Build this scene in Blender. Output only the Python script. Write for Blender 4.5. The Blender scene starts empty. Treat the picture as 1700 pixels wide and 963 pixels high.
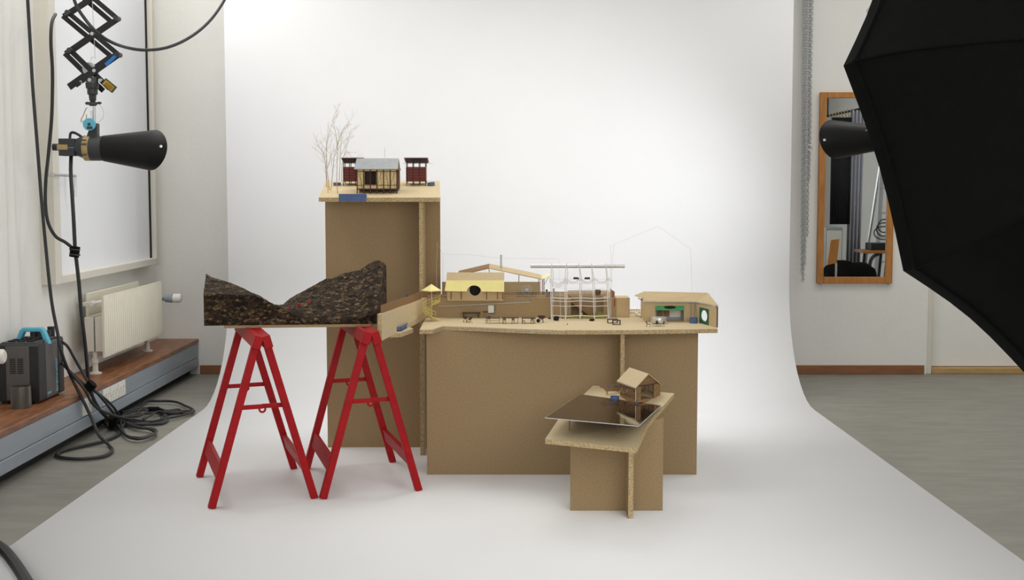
import bpy, bmesh, math, random
from mathutils import Vector as V, Matrix
random.seed(7)
R = math.radians
C = bpy.context.scene.collection
sc = bpy.context.scene

# ------------------------------------------------------------------ camera
FPX, W, H = 2100.0, 1700.0, 963.0
EYE, HOR = 1.264, 318.0
TH = math.atan((H / 2 - HOR) / FPX)
cd = bpy.data.cameras.new('camera'); cam = bpy.data.objects.new('camera', cd); C.objects.link(cam)
cd.sensor_width = 36.0; cd.lens = 36.0 * FPX / W; cd.clip_start = 0.05; cd.clip_end = 60
cam.location = (0, 0, EYE); cam.rotation_euler = (R(90) - TH, 0, 0)
sc.camera = cam
# ------------------------------------------------------------------ view
vs = sc.view_settings
vs.view_transform = 'Standard'; vs.look = 'None'; vs.gamma = 1.0; vs.use_curve_mapping = False
vs.exposure = 0.0
# ------------------------------------------------------------------ world + lights
wd = bpy.data.worlds.new('World'); sc.world = wd; wd.use_nodes = True
wd.node_tree.nodes['Background'].inputs[0].default_value = (0.9, 0.95, 1, 1)
wd.node_tree.nodes['Background'].inputs[1].default_value = 0.05
def area(name, loc, target, sx, sy, power, col=(1, 1, 1), spread=180):
    l = bpy.data.lights.new(name, 'AREA'); l.shape = 'RECTANGLE'; l.size = sx; l.size_y = sy
    l.energy = power; l.color = col; l.spread = R(spread)
    o = bpy.data.objects.new(name, l); C.objects.link(o); o.location = loc
    o.rotation_euler = (V(target) - V(loc)).to_track_quat('-Z', 'Y').to_euler(); return o
area('ceiling_fill', (0.9, 4.2, 3.32), (0.9, 4.21, 0), 6.6, 8.4, 30, (1, 0.995, 0.985))  # unseen fill panel under the ceiling, added to raise the ambient light
area('ceiling_softbox', (0.05, 6.3, 3.2), (0.2, 5.2, 0), 1.3, 0.8, 20, (1, 0.985, 0.95))
area('front_fill', (0.3, -1.4, 1.9), (0.2, 6, 1.0), 4.0, 2.4, 66, (0.99, 0.995, 1))  # added fill behind the camera that brightens upright faces
area('backdrop_fill', (0.25, 6.6, 3.3), (0.25, 7.95, 0.2), 3.8, 0.3, 7, (0.97, 0.985, 1), 120)  # invented strip light to even out the backdrop
area('left_aisle_fill', (-2.05, 6.6, 3.32), (-2.05, 6.61, 0), 0.5, 3.6, 27, (1, 0.98, 0.95))  # fill added to lift the left and back walls, not a room lamp
area('right_aisle_fill', (3.1, 7.3, 3.32), (3.1, 7.31, 0), 2.0, 0.6, 19, (1, 0.98, 0.95))  # made-up counterpart brightening the wall on the door side
SOFTBOX_STRENGTH = 4.4
STROBE_POWER = 29

# ------------------------------------------------------------------ projection helpers
ct, st = math.cos(TH), math.sin(TH)
EYEV = V((0, 0, EYE))
def ray(u, v):
    x = (u - W / 2) / FPX; y = -(v - H / 2) / FPX
    return V((x, ct + y * st, -st + y * ct))
def P(u, v, Y):
    d = ray(u, v); return EYEV + d * (Y / d.y)
def F(u, v, z=0.0):
    d = ray(u, v); return EYEV + d * ((z - EYE) / d.z)
def PX(u, v, X):
    d = ray(u, v); return EYEV + d * (X / d.x)
def PL(u, v, p0, n):
    d = ray(u, v); return EYEV + d * ((p0 - EYEV).dot(n) / d.dot(n))

# ------------------------------------------------------------------ materials
def lin(c):
    return tuple(((x / 255) / 12.92 if x / 255 <= 0.04045 else ((x / 255 + 0.055) / 1.055) ** 2.4) for x in c)
def newmat(name):
    m = bpy.data.materials.new(name); m.use_nodes = True
    nt = m.node_tree; return m, nt, nt.nodes['Principled BSDF']
def mat(name, col, rough=0.6, var=0.08, scale=30, stretch=(1, 1, 1), metal=0.0, bump=0.0, detail=4, col2=None, spec=0.5, bscale=None):
    m, nt, b = newmat(name); N, L = nt.nodes, nt.links
    b.inputs['Roughness'].default_value = rough; b.inputs['Metallic'].default_value = metal
    b.inputs['Specular IOR Level'].default_value = spec
    tc = N.new('ShaderNodeTexCoord'); mp = N.new('ShaderNodeMapping'); mp.inputs['Scale'].default_value = stretch
    L.new(tc.outputs['Object'], mp.inputs['Vector'])
    nz = N.new('ShaderNodeTexNoise'); nz.inputs['Scale'].default_value = scale; nz.inputs['Detail'].default_value = detail
    L.new(mp.outputs[0], nz.inputs['Vector'])
    a = lin(col)
    if col2: c1, c2 = a, lin(col2)
    else: c1 = tuple(x * (1 - var) for x in a); c2 = tuple(min(1, x * (1 + var)) for x in a)
    rp = N.new('ShaderNodeValToRGB'); rp.color_ramp.elements[0].position = 0.35; rp.color_ramp.elements[1].position = 0.65
    rp.color_ramp.elements[0].color = (*c1, 1); rp.color_ramp.elements[1].color = (*c2, 1)
    L.new(nz.outputs['Fac'], rp.inputs[0]); L.new(rp.outputs[0], b.inputs['Base Color'])
    if bump:
        src = nz
        if bscale:
            src = N.new('ShaderNodeTexNoise'); src.inputs['Scale'].default_value = bscale; src.inputs['Detail'].default_value = 6
            L.new(mp.outputs[0], src.inputs['Vector'])
        bp = N.new('ShaderNodeBump'); bp.inputs['Strength'].default_value = bump; bp.inputs['Distance'].default_value = 0.01
        L.new(src.outputs['Fac'], bp.inputs['Height']); L.new(bp.outputs[0], b.inputs['Normal'])
    return m
def vor_mat(name, cols, scale, rough=0.8, stretch=(1, 1, 1), bump=0.0, noise=0.3):
    m, nt, b = newmat(name); N, L = nt.nodes, nt.links
    b.inputs['Roughness'].default_value = rough; b.inputs['Specular IOR Level'].default_value = 0.25
    tc = N.new('ShaderNodeTexCoord'); mp = N.new('ShaderNodeMapping'); mp.inputs['Scale'].default_value = stretch
    L.new(tc.outputs['Object'], mp.inputs['Vector'])
    nz = N.new('ShaderNodeTexNoise'); nz.inputs['Scale'].default_value = scale * 0.8; nz.inputs['Detail'].default_value = 3
    L.new(mp.outputs[0], nz.inputs['Vector'])
    mx = N.new('ShaderNodeMixRGB'); mx.blend_type = 'ADD'; mx.inputs[0].default_value = noise / scale
    L.new(mp.outputs[0], mx.inputs[1]); L.new(nz.outputs['Color'], mx.inputs[2])
    vo = N.new('ShaderNodeTexVoronoi'); vo.inputs['Scale'].default_value = scale
    L.new(mx.outputs[0], vo.inputs['Vector'])
    sp = N.new('ShaderNodeSeparateColor'); L.new(vo.outputs['Color'], sp.inputs[0])
    rp = N.new('ShaderNodeValToRGB'); rp.color_ramp.interpolation = 'LINEAR'
    n = len(cols)
    while len(rp.color_ramp.elements) < n: rp.color_ramp.elements.new(0.5)
    for i, c in enumerate(cols):
        rp.color_ramp.elements[i].position = i / (n - 1); rp.color_ramp.elements[i].color = (*lin(c), 1)
    L.new(sp.outputs[0], rp.inputs[0]); L.new(rp.outputs[0], b.inputs['Base Color'])
    if bump:
        bp = N.new('ShaderNodeBump'); bp.inputs['Strength'].default_value = bump; bp.inputs['Distance'].default_value = 0.01
        L.new(vo.outputs['Distance'], bp.inputs['Height']); L.new(bp.outputs[0], b.inputs['Normal'])
    return m
M = {}
M['paper'] = mat('white_paper', (240, 240, 241), 0.85, 0.006, 3, spec=0.15)
M['floor'] = mat('grey_linoleum', (134, 132, 123), 0.45, 0.10, 5, (1, 3, 1), detail=8, bump=0.03, bscale=60)
M['wall'] = mat('painted_wall', (240, 239, 234), 0.8, 0.02, 2.5, bump=0.12, bscale=45, spec=0.2)
M['ceiling'] = mat('painted_ceiling', (230, 230, 228), 0.85, 0.01, 2)
M['trimwhite'] = mat('cream_paint', (222, 218, 206), 0.5, 0.015, 4)
M['blind'] = mat('white_blind', (240, 242, 246), 0.6, 0.01, 3)
M['mdf'] = mat('brown_mdf', (164, 140, 105), 0.72, 0.10, 150, detail=8, spec=0.25)
M['mdf_top'] = mat('pale_board', (210, 191, 154), 0.7, 0.035, 40, (1, 4, 1), spec=0.25)
M['chip'] = vor_mat('chipboard_edge', [(104, 78, 46), (170, 144, 102), (188, 164, 120), (198, 176, 134), (206, 186, 146), (214, 196, 158)], 420, 0.8, (1, 1, 1.6))
M['card'] = mat('brown_cardboard', (198, 176, 138), 0.75, 0.04, 70, spec=0.2)
M['card_dark'] = mat('dark_cardboard', (150, 116, 76), 0.75, 0.08, 90, spec=0.2)
def cork_mat():
    m, nt, b = newmat('dark_cork'); N, L = nt.nodes, nt.links
    b.inputs['Roughness'].default_value = .9; b.inputs['Specular IOR Level'].default_value = .2
    tc = N.new('ShaderNodeTexCoord'); mp = N.new('ShaderNodeMapping'); mp.inputs['Scale'].default_value = (1, 1, 1.5); L.new(tc.outputs['Object'], mp.inputs['Vector'])
    nz = N.new('ShaderNodeTexNoise'); nz.inputs['Scale'].default_value = 70; nz.inputs['Detail'].default_value = 5; L.new(mp.outputs[0], nz.inputs['Vector'])
    mx = N.new('ShaderNodeMixRGB'); mx.blend_type = 'ADD'; mx.inputs[0].default_value = .022; L.new(mp.outputs[0], mx.inputs[1]); L.new(nz.outputs['Color'], mx.inputs[2])
    v1 = N.new('ShaderNodeTexVoronoi'); v1.feature = 'DISTANCE_TO_EDGE'; v1.inputs['Scale'].default_value = 62; L.new(mx.outputs[0], v1.inputs['Vector'])
    v2 = N.new('ShaderNodeTexVoronoi'); v2.inputs['Scale'].default_value = 62; L.new(mx.outputs[0], v2.inputs['Vector'])
    n2 = N.new('ShaderNodeTexNoise'); n2.inputs['Scale'].default_value = 150; n2.inputs['Detail'].default_value = 6; L.new(mp.outputs[0], n2.inputs['Vector'])
    sp = N.new('ShaderNodeSeparateColor'); L.new(v2.outputs['Color'], sp.inputs[0])
    ad = N.new('ShaderNodeMath'); ad.operation = 'MULTIPLY_ADD'; ad.inputs[1].default_value = .55; L.new(sp.outputs[0], ad.inputs[0])
    sc_ = N.new('ShaderNodeMath'); sc_.operation = 'MULTIPLY'; sc_.inputs[1].default_value = .5; L.new(n2.outputs['Fac'], sc_.inputs[0]); L.new(sc_.outputs[0], ad.inputs[2])
    rp = N.new('ShaderNodeValToRGB'); e = rp.color_ramp.elements; e[0].position = .2; e[1].position = .85; e.new(.5); e.new(.68)
    for i, c in enumerate(((24, 19, 15), (58, 47, 36), (80, 65, 48), (136, 112, 80))): e[i].color = (*lin(c), 1)
    L.new(ad.outputs[0], rp.inputs[0])
    ed = N.new('ShaderNodeValToRGB'); ed.color_ramp.elements[0].color = (.25, .25, .25, 1); ed.color_ramp.elements[1].position = .10; ed.color_ramp.elements[1].color = (1, 1, 1, 1); L.new(v1.outputs['Distance'], ed.inputs[0])
    mu = N.new('ShaderNodeMixRGB'); mu.blend_type = 'MULTIPLY'; mu.inputs[0].default_value = 1; L.new(rp.outputs[0], mu.inputs[1]); L.new(ed.outputs[0], mu.inputs[2]); L.new(mu.outputs[0], b.inputs['Base Color'])
    bp = N.new('ShaderNodeBump'); bp.inputs['Strength'].default_value = .8; bp.inputs['Distance'].default_value = .008; L.new(ad.outputs[0], bp.inputs['Height']); L.new(bp.outputs[0], b.inputs['Normal'])
    return m
M['cork'] = cork_mat()
M['baseboard_wood'] = mat('brown_wood_skirting', (142, 94, 60), 0.5, 0.12, 8, (1, 8, 8), detail=6)
M['bench_wood'] = mat('red_brown_wood', (104, 64, 38), 0.4, 0.2, 6, (9, 1.0, 9), detail=8, col2=(154, 100, 62))
M['oak'] = mat('orange_oak', (186, 124, 58), 0.45, 0.14, 9, (7, 7, 1), detail=8)
M['pine'] = mat('pale_pine', (186, 152, 100), 0.55, 0.1, 9, (1, 7, 7), detail=8)
M['steel'] = mat('brushed_galvanised_steel', (156, 166, 176), 0.42, 0.06, 5, (1, 0.4, 5), metal=0.2)
M['silver'] = mat('silver_metal', (200, 203, 205), 0.3, 0.05, 40, metal=0.9)
M['chrome'] = mat('chrome', (214, 216, 218), 0.3, 0.03, 20, metal=.7)
M['zinc'] = mat('grey_zinc_roof', (150, 154, 154), 0.5, 0.05, 30, metal=0.35)
M['black'] = mat('black_metal', (19, 19, 20), 0.45, 0.1, 30)
M['blackmatte'] = mat('black_fabric', (9, 9, 9), 0.8, 0.2, 40, spec=0.15)
M['rubber'] = mat('black_rubber', (34, 35, 37), 0.5, 0.12, 40)
M['charcoal'] = mat('charcoal_plastic', (52, 54, 58), 0.5, 0.06, 60)
M['packgrey'] = mat('grey_plastic', (92, 88, 86), 0.5, 0.04, 60)
M['teal'] = mat('turquoise_plastic', (96, 182, 210), 0.45, 0.04, 40)
M['bluelabel'] = mat('blue_label', (38, 120, 200), 0.5, 0.05, 40)
M['yellowlabel'] = mat('yellow_label', (210, 170, 20), 0.5, 0.05, 40)
M['tan'] = mat('tan_tape', (176, 152, 98), 0.6, 0.08, 60)
M['logo'] = mat('pale_turquoise_print', (140, 212, 236), 0.5, 0.02, 40)
M['reflector'] = mat('matt_black_reflector', (11, 11, 12), 0.5, 0.1, 30, spec=0.3)
M['smoke'] = mat('smoked_plastic', (80, 74, 68), 0.3, 0.05, 30)
M['red'] = mat('red_paint', (166, 9, 19), 0.5, 0.1, 25, bump=0.05, spec=0.25)
M['whiteplastic'] = mat('white_plastic', (228, 226, 218), 0.4, 0.02, 20)
M['greyplastic'] = mat('grey_blue_plastic', (150, 160, 168), 0.4, 0.03, 20)
M['radiator'] = mat('cream_radiator_enamel', (228, 223, 206), 0.4, 0.015, 10)
M['blue'] = mat('blue_paint', (80, 102, 146), 0.6, 0.07, 50)
M['yellow'] = mat('pale_yellow_paint', (250, 238, 160), 0.6, 0.02, 40)
M['yellowwire'] = mat('yellow_card', (228, 212, 120), 0.6, 0.05, 60)
M['green'] = mat('green_paint', (66, 160, 102), 0.6, 0.05, 50)
M['greendark'] = mat('dark_green_paint', (28, 96, 62), 0.6, 0.05, 50)
M['maroon'] = mat('maroon_stained_strips', (112, 50, 44), 0.7, 0.1, 60)
M['maroondark'] = mat('dark_maroon_wood', (74, 36, 32), 0.7, 0.1, 60)
M['pink'] = mat('pale_pink_strips', (196, 140, 140), 0.7, 0.06, 60)
M['osb'] = vor_mat('straw_coloured_strand_board', [(178, 146, 92), (230, 202, 142), (242, 220, 166), (250, 232, 188)], 800, 0.8, (1, 1, 1.4))
M['twig'] = mat('dry_twig', (182, 160, 128), 0.8, 0.2, 60, spec=0.2)
M['darkmodel'] = mat('dark_brown_card', (66, 52, 44), 0.7, 0.12, 60)
M['dark'] = mat('near_black', (24, 20, 16), 0.8, 0.1, 50)
M['whitewire'] = mat('white_wire', (232, 232, 232), 0.5, 0.02, 50)
M['greywire'] = mat('thin_grey_wire', (212, 211, 210), 0.5, 0.03, 50)
M['redmodel'] = mat('red_model_paint', (140, 40, 32), 0.6, 0.08, 60)
M['moss'] = mat('green_moss', (136, 130, 70), 0.9, 0.3, 200, col2=(176, 168, 98))
M['flower'] = mat('yellow_flower', (226, 176, 30), 0.8, 0.15, 200)
M['lath'] = mat('brown_wood_lath', (152, 118, 80), 0.7, 0.12, 60, (1, 1, 3))
M['brownfence'] = mat('brown_fence_card', (142, 108, 70), 0.75, 0.14, 60, (20, 20, 1))
M['lilac'] = mat('lilac_grey_cloth', (204, 205, 214), 0.8, 0.04, 20)
M['silvertank'] = mat('silver_foil', (206, 206, 202), 0.35, 0.08, 60, metal=0.6, bump=0.1)
M['blackcurtain'] = mat('black_pleats', (40, 40, 44), 0.7, 0.2, 30, (6, 6, .4))
def glassy(name, col, rough, alpha):
    m = mat(name, col, rough, 0.02, 30); m.node_tree.nodes['Principled BSDF'].inputs['Alpha'].default_value = alpha; return m
M['film'] = glassy('clear_plastic_film', (238, 238, 242), 0.3, 0.28)
m, nt, b = newmat('mirror_glass'); b.inputs['Base Color'].default_value = (0.72, 0.74, 0.75, 1); b.inputs['Metallic'].default_value = 1; b.inputs['Roughness'].default_value = 0.01; M['mirror'] = m
m, nt, b = newmat('dark_mirror_water'); b.inputs['Base Color'].default_value = (0.32, 0.31, 0.31, 1); b.inputs['Metallic'].default_value = 1; b.inputs['Roughness'].default_value = 0.06
nz = nt.nodes.new('ShaderNodeTexNoise'); nz.inputs['Scale'].default_value = 9; bp = nt.nodes.new('ShaderNodeBump'); bp.inputs['Strength'].default_value = 0.05; bp.inputs['Distance'].default_value = 0.01
tc = nt.nodes.new('ShaderNodeTexCoord'); nt.links.new(tc.outputs['Object'], nz.inputs['Vector']); nt.links.new(nz.outputs['Fac'], bp.inputs['Height']); nt.links.new(bp.outputs[0], b.inputs['Normal']); M['pond'] = m
m, nt, b = newmat('softbox_diffuser'); b.inputs['Base Color'].default_value = (0.9, 0.9, 0.9, 1); b.inputs['Emission Color'].default_value = (1, 0.97, 0.93, 1); b.inputs['Emission Strength'].default_value = SOFTBOX_STRENGTH; M['diffuser'] = m

# ------------------------------------------------------------------ mesh builder
def smooth_path(pts, n=8):
    pts = [V(p) for p in pts]
    if len(pts) < 3: return pts
    out = []
    for i in range(len(pts) - 1):
        p0 = pts[max(i - 1, 0)]; p1 = pts[i]; p2 = pts[i + 1]; p3 = pts[min(i + 2, len(pts) - 1)]
        for k in range(n):
            t = k / n
            out.append(0.5 * ((2 * p1) + (p2 - p0) * t + (2 * p0 - 5 * p1 + 4 * p2 - p3) * t * t + (3 * p1 - p0 - 3 * p2 + p3) * t ** 3))
    out.append(pts[-1]); return out
class MB:
    def __init__(s): s.v = []; s.f = []; s.m = []; s.cur = 0
    def add(s, vs_, fs):
        o = len(s.v); s.v += [V(p) for p in vs_]
        for f in fs: s.f.append([i + o for i in f]); s.m.append(s.cur)
        return s
    def mi(s, i): s.cur = i; return s
    def hexa(s, p):   # p[0:4] one face loop, p[4:8] the opposite loop
        return s.add(p, [(0, 1, 2, 3), (7, 6, 5, 4), (0, 4, 5, 1), (1, 5, 6, 2), (2, 6, 7, 3), (3, 7, 4, 0)])
    def box(s, c, d, rz=0.0):
        c = V(c); hx, hy, hz = d[0] / 2, d[1] / 2, d[2] / 2; m = Matrix.Rotation(rz, 3, 'Z')
        q = [(-hx, -hy), (hx, -hy), (hx, hy), (-hx, hy)]
        return s.hexa([c + m @ V((x, y, -hz)) for x, y in q] + [c + m @ V((x, y, hz)) for x, y in q])
    def bb(s, lo, hi):
        lo, hi = V(lo), V(hi); return s.box((lo + hi) / 2, hi - lo)
    def prism(s, pts, vec):
        n = len(pts); vec = V(vec); pts = [V(p) for p in pts]
        return s.add(pts + [p + vec for p in pts], [tuple(range(n)), tuple(range(2 * n - 1, n - 1, -1))] + [(i, (i + 1) % n, n + (i + 1) % n, n + i) for i in range(n)])
    def tube(s, pts, r, seg=8, r1=None, closed=False):
        pts = [V(p) for p in pts]; n = len(pts); vs_ = []; up = None
        for i, p in enumerate(pts):
            a = pts[i - 1] if (i > 0 or closed) else pts[0]; b_ = pts[(i + 1) % n] if (i < n - 1 or closed) else pts[-1]
            t = (b_ - a)
            t = t.normalized() if t.length > 1e-9 else V((0, 0, 1))
            if up is None: up = V((0, 0, 1)) if abs(t.z) < 0.9 else V((1, 0, 0))
            x = t.cross(up)
            if x.length < 1e-4: x = t.orthogonal()
            x.normalize(); y = x.cross(t).normalized(); up = y
            rr = r if r1 is None else r + (r1 - r) * i / max(1, n - 1)
            for k in range(seg):
                w = 2 * math.pi * k / seg; vs_.append(p + x * (rr * math.cos(w)) + y * (rr * math.sin(w)))
        fs = []
        for i in range(n if closed else n - 1):
            j = (i + 1) % n
            for k in range(seg): fs.append((i * seg + k, i * seg + (k + 1) % seg, j * seg + (k + 1) % seg, j * seg + k))
        if not closed: fs += [tuple(range(seg - 1, -1, -1)), tuple((n - 1) * seg + k for k in range(seg))]
        return s.add(vs_, fs)
    def cyl(s, a, b_, r, r1=None, seg=16): return s.tube([a, b_], r, seg, r1 if r1 is not None else r)
    def lathe(s, c, axis, prof, seg=24):   # prof: (distance along axis, radius)
        c = V(c); t = V(axis).normalized(); x = t.orthogonal().normalized(); y = t.cross(x); vs_ = []
        for h, r in prof:
            for k in range(seg):
                w = 2 * math.pi * k / seg; vs_.append(c + t * h + x * (r * math.cos(w)) + y * (r * math.sin(w)))
        n = len(prof); fs = []
        for i in range(n - 1):
            for k in range(seg): fs.append((i * seg + k, i * seg + (k + 1) % seg, (i + 1) * seg + (k + 1) % seg, (i + 1) * seg + k))
        if prof[0][1] > 1e-6: fs.append(tuple(range(seg - 1, -1, -1)))
        if prof[-1][1] > 1e-6: fs.append(tuple((n - 1) * seg + k for k in range(seg)))
        return s.add(vs_, fs)
    def bar(s, a, b_, w, h, up=(0, 0, 1)):
        a, b_ = V(a), V(b_); t = (b_ - a).normalized(); up = V(up); x = t.cross(up)
        if x.length < 1e-4: x = t.orthogonal()
        x.normalize(); y = x.cross(t).normalized(); x = x * (w / 2); y = y * (h / 2)
        return s.hexa([a - x - y, a + x - y, a + x + y, a - x + y, b_ - x - y, b_ + x - y, b_ + x + y, b_ - x + y])
    def slab(s, q, vec): return s.prism(q, vec)
    def torus(s, c, axis, Rr, r, seg=16, rs=6):
        c = V(c); t = V(axis).normalized(); x = t.orthogonal().normalized(); y = t.cross(x)
        return s.tube([c + x * Rr * math.cos(2 * math.pi * k / seg) + y * Rr * math.sin(2 * math.pi * k / seg) for k in range(seg)], r, rs, closed=True)
    def holed(s, o, ex, ey, vec, hc, hr, n=32):   # rectangle o..o+ex+ey pierced by an ellipse, thickness vec
        o, ex, ey, vec = V(o), V(ex), V(ey), V(vec); A, B = [], []
        for k in range(n):
            w = 2 * math.pi * (k + 0.5) / n; cx, cy = math.cos(w), math.sin(w)
            B.append(o + ex * (hc[0] + hr[0] * cx) + ey * (hc[1] + hr[1] * cy))
            tx = ((1 - hc[0]) if cx > 0 else hc[0]) / max(1e-9, abs(cx)); ty = ((1 - hc[1]) if cy > 0 else hc[1]) / max(1e-9, abs(cy))
            m_ = min(tx, ty); A.append(o + ex * (hc[0] + m_ * cx) + ey * (hc[1] + m_ * cy))
        for cs in ((0, 0), (1, 0), (1, 1), (0, 1)):   # snap the nearest ring vertex into each corner
            c = o + ex * cs[0] + ey * cs[1]; k = min(range(n), key=lambda i: (A[i] - c).length); A[k] = c
        vs_ = A + B + [p + vec for p in A] + [p + vec for p in B]; fs = []
        for k in range(n):
            j = (k + 1) % n
            fs += [(k, j, n + j, n + k), (2 * n + k, 3 * n + k, 3 * n + j, 2 * n + j), (k, 2 * n + k, 2 * n + j, j), (n + k, n + j, 3 * n + j, 3 * n + k)]
        return s.add(vs_, fs)
    def ball(s, c, r, seg=10, sq=(1, 1, 1), jit=0.0):
        c = V(c); vs_ = [c + V((0, 0, -r * sq[2]))]; rings = seg // 2
        for i in range(1, rings):
            ph = -math.pi / 2 + math.pi * i / rings
            for k in range(seg):
                w = 2 * math.pi * k / seg; rr = r * (1 + random.uniform(-jit, jit))
                vs_.append(c + V((rr * math.cos(ph) * math.cos(w) * sq[0], rr * math.cos(ph) * math.sin(w) * sq[1], rr * math.sin(ph) * sq[2])))
        vs_.append(c + V((0, 0, r * sq[2]))); fs = []
        for k in range(seg):
            fs.append((0, 1 + (k + 1) % seg, 1 + k)); b0 = 1 + (rings - 2) * seg; fs.append((b0 + k, b0 + (k + 1) % seg, len(vs_) - 1))
        for i in range(rings - 2):
            for k in range(seg): fs.append((1 + i * seg + k, 1 + i * seg + (k + 1) % seg, 1 + (i + 1) * seg + (k + 1) % seg, 1 + (i + 1) * seg + k))
        return s.add(vs_, fs)
    def build(s, name, mats, parent=None, loc=None, bev=0.0, smooth=True):
        if not isinstance(mats, (list, tuple)): mats = [mats]
        if parent is not None: org = V(WL[parent.name])
        elif loc is not None: org = V(loc)
        else:
            lo = V((min(p.x for p in s.v), min(p.y for p in s.v), min(p.z for p in s.v))); hi = V((max(p.x for p in s.v), max(p.y for p in s.v), max(p.z for p in s.v)))
            org = V(((lo.x + hi.x) / 2, (lo.y + hi.y) / 2, lo.z))
        me = bpy.data.meshes.new(name); me.from_pydata([tuple(p - org) for p in s.v], [], s.f)
        for m_ in mats: me.materials.append(M[m_] if isinstance(m_, str) else m_)
        for p, i in zip(me.polygons, s.m): p.material_index = i
        bm = bmesh.new(); bm.from_mesh(me); bmesh.ops.recalc_face_normals(bm, faces=bm.faces); bm.to_mesh(me); bm.free()
        if smooth:
            me.shade_smooth(); me.set_sharp_from_angle(angle=R(35))
        me.update()
        o = bpy.data.objects.new(name, me); C.objects.link(o)
        if parent is not None: o.parent = parent; WL[o.name] = org
        else: o.location = org; WL[o.name] = org
        if bev:
            b_ = o.modifiers.new('edge', 'BEVEL'); b_.width = bev; b_.segments = 2; b_.limit_method = 'ANGLE'; b_.angle_limit = R(50)
        return o
WL = {}
def tag(o, label, cat, group=None, kind=None):
    o['label'] = label; o['category'] = cat
    if group: o['group'] = group
    if kind: o['kind'] = kind
    return o
def thing(name, label, cat, loc, group=None):
    o = bpy.data.objects.new(name, None); C.objects.link(o); o.location = loc; o.empty_display_size = 0.05; WL[o.name] = V(loc)
    return tag(o, label, cat, group)
def struct(o, kind='structure'): o['kind'] = kind; return o
def plab(o, label): o['label'] = label; return o
def dup(root, loc, rz, label, group=None):
    r = root.copy(); C.objects.link(r); r.location = loc; r.rotation_euler = (0, 0, rz); r['label'] = label
    if group: r['group'] = group
    for ch in list(root.children):
        c = ch.copy(); C.objects.link(c); c.parent = r
        for g in list(ch.children):
            d = g.copy(); C.objects.link(d); d.parent = c
    return r
def text(name, s, parent, pos, right, up, width, mat_, height=None):
    cu = bpy.data.curves.new(name, 'FONT'); cu.body = s; cu.extrude = 0.004; cu.align_x = 'LEFT'
    t = bpy.data.objects.new(name + '_tmp', cu); C.objects.link(t); bpy.context.view_layer.update()
    me = bpy.data.meshes.new_from_object(t); bpy.data.objects.remove(t)
    xs = [v.co.x for v in me.vertices]; ys = [v.co.y for v in me.vertices]; w0 = max(xs) - min(xs); x0 = min(xs)
    k = width / w0; ky = k if height is None else height / (max(ys) - min(ys))
    right, up = V(right).normalized(), V(up).normalized(); nn = right.cross(up); org = V(WL[parent.name])
    for v in me.vertices:
        c = v.co.copy(); v.co = V(pos) + right * ((c.x - x0) * k) + up * (c.y * ky) + nn * (c.z * 0.1) - org
    me.materials.clear(); me.materials.append(M[mat_]); me.update()
    o = bpy.data.objects.new(name, me); C.objects.link(o); o.parent = parent; WL[o.name] = org; return o

# ================================================================== THE ROOM
XL, XR, YB, YF, ZC = -2.46, 4.7, 8.72, -1.6, 3.35
DX0, DX1 = P(1541, 500, YB).x, P(1541, 500, YB).x + 1.0      # door opening
struct(MB().bb((XL - .1, YF - .1, -.1), (XR + .1, YB + .3, 0)).build('floor', 'floor'))
struct(MB().bb((XL - .1, YF - .1, ZC), (XR + .1, YB + .3, ZC + .1)).build('ceiling', 'ceiling'))
struct(MB().bb((XL - .1, YF - .1, 0), (XL, YB + .3, ZC)).build('wall_left', 'wall'))
struct(MB().bb((XR, YF - .1, 0), (XR + .1, YB + .3, ZC)).build('wall_right', 'wall'))
struct(MB().bb((XL, YF - .1, 0), (XR, YF, ZC)).build('wall_front', 'wall'))
w = MB().bb((XL, YB, 0), (DX0, YB + .2, ZC)).bb((DX1, YB, 0), (XR, YB + .2, ZC)).bb((DX0, YB, 2.1), (DX1, YB + .2, ZC))
struct(w.build('wall_back', 'wall'))
struct(MB().bb((-2.165, YB - .018, 0), (DX0 - .02, YB, .062)).build('baseboard_back', 'baseboard_wood', bev=.004))
struct(MB().bb((DX1 + .02, YB - .018, 0), (XR, YB, .062)).build('baseboard_right', 'baseboard_wood', bev=.004))
d = struct(MB().bb((DX0 + .03, YB + .06, .045), (DX1 - .03, YB + .10, 2.08)).build('door_1', 'wall', bev=.003))
struct(MB().bb((DX0, YB + .0, .0), (DX0 + .035, YB + .12, 2.1)).bb((DX1 - .035, YB, 0), (DX1, YB + .12, 2.1)).bb((DX0, YB, 2.07), (DX1, YB + .12, 2.1)).build('door_frame', 'trimwhite', d, bev=.003))
struct(MB().bb((DX0 + .035, YB - .005, 0), (DX1 - .035, YB + .12, .042)).build('threshold', 'pine', d, bev=.004))
# window on the left wall: cream frame, closed white board blind
XFr = -2.385
y0, y1 = PX(93, 476, XFr).y, PX(265, 435, XFr).y
zb = .775; zt = 2.95
wn = struct(MB().bb((XL - .01, y0 + .09, zb + .04), (-2.425, y1 - .07, zt - .04)).build('window_1', 'blind'))
fr = MB().bb((XL - .005, y0, zb), (XFr, y0 + .10, zt)).bb((XL - .005, y1 - .06, zb), (XFr, y1, zt)).bb((XL - .005, y0 + .1, zb), (XFr, y1 - .06, zb + .045)).bb((XL - .005, y0 + .1, zt - .045), (XFr, y1 - .06, zt))
struct(fr.build('window_frame', 'trimwhite', wn, bev=.004))
struct(MB().bb((XL, y1 - .085, zb + .045), (-2.418, y1 - .06, zt - .045)).build('gap_shade', 'dark', wn))  # black strip stands in for the shade between blind and frame
a, b_, c_ = PX(88, 290, -2.37), PX(125, 292, -2.37), PX(125, 326, -2.37)
struct(MB().tube([(-2.40, a.y, a.z), a], .008).tube([a, b_], .008).tube([b_, c_], .008).tube([(-2.43, b_.y, b_.z), b_], .006).build('window_latch', 'silver', wn))

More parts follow.
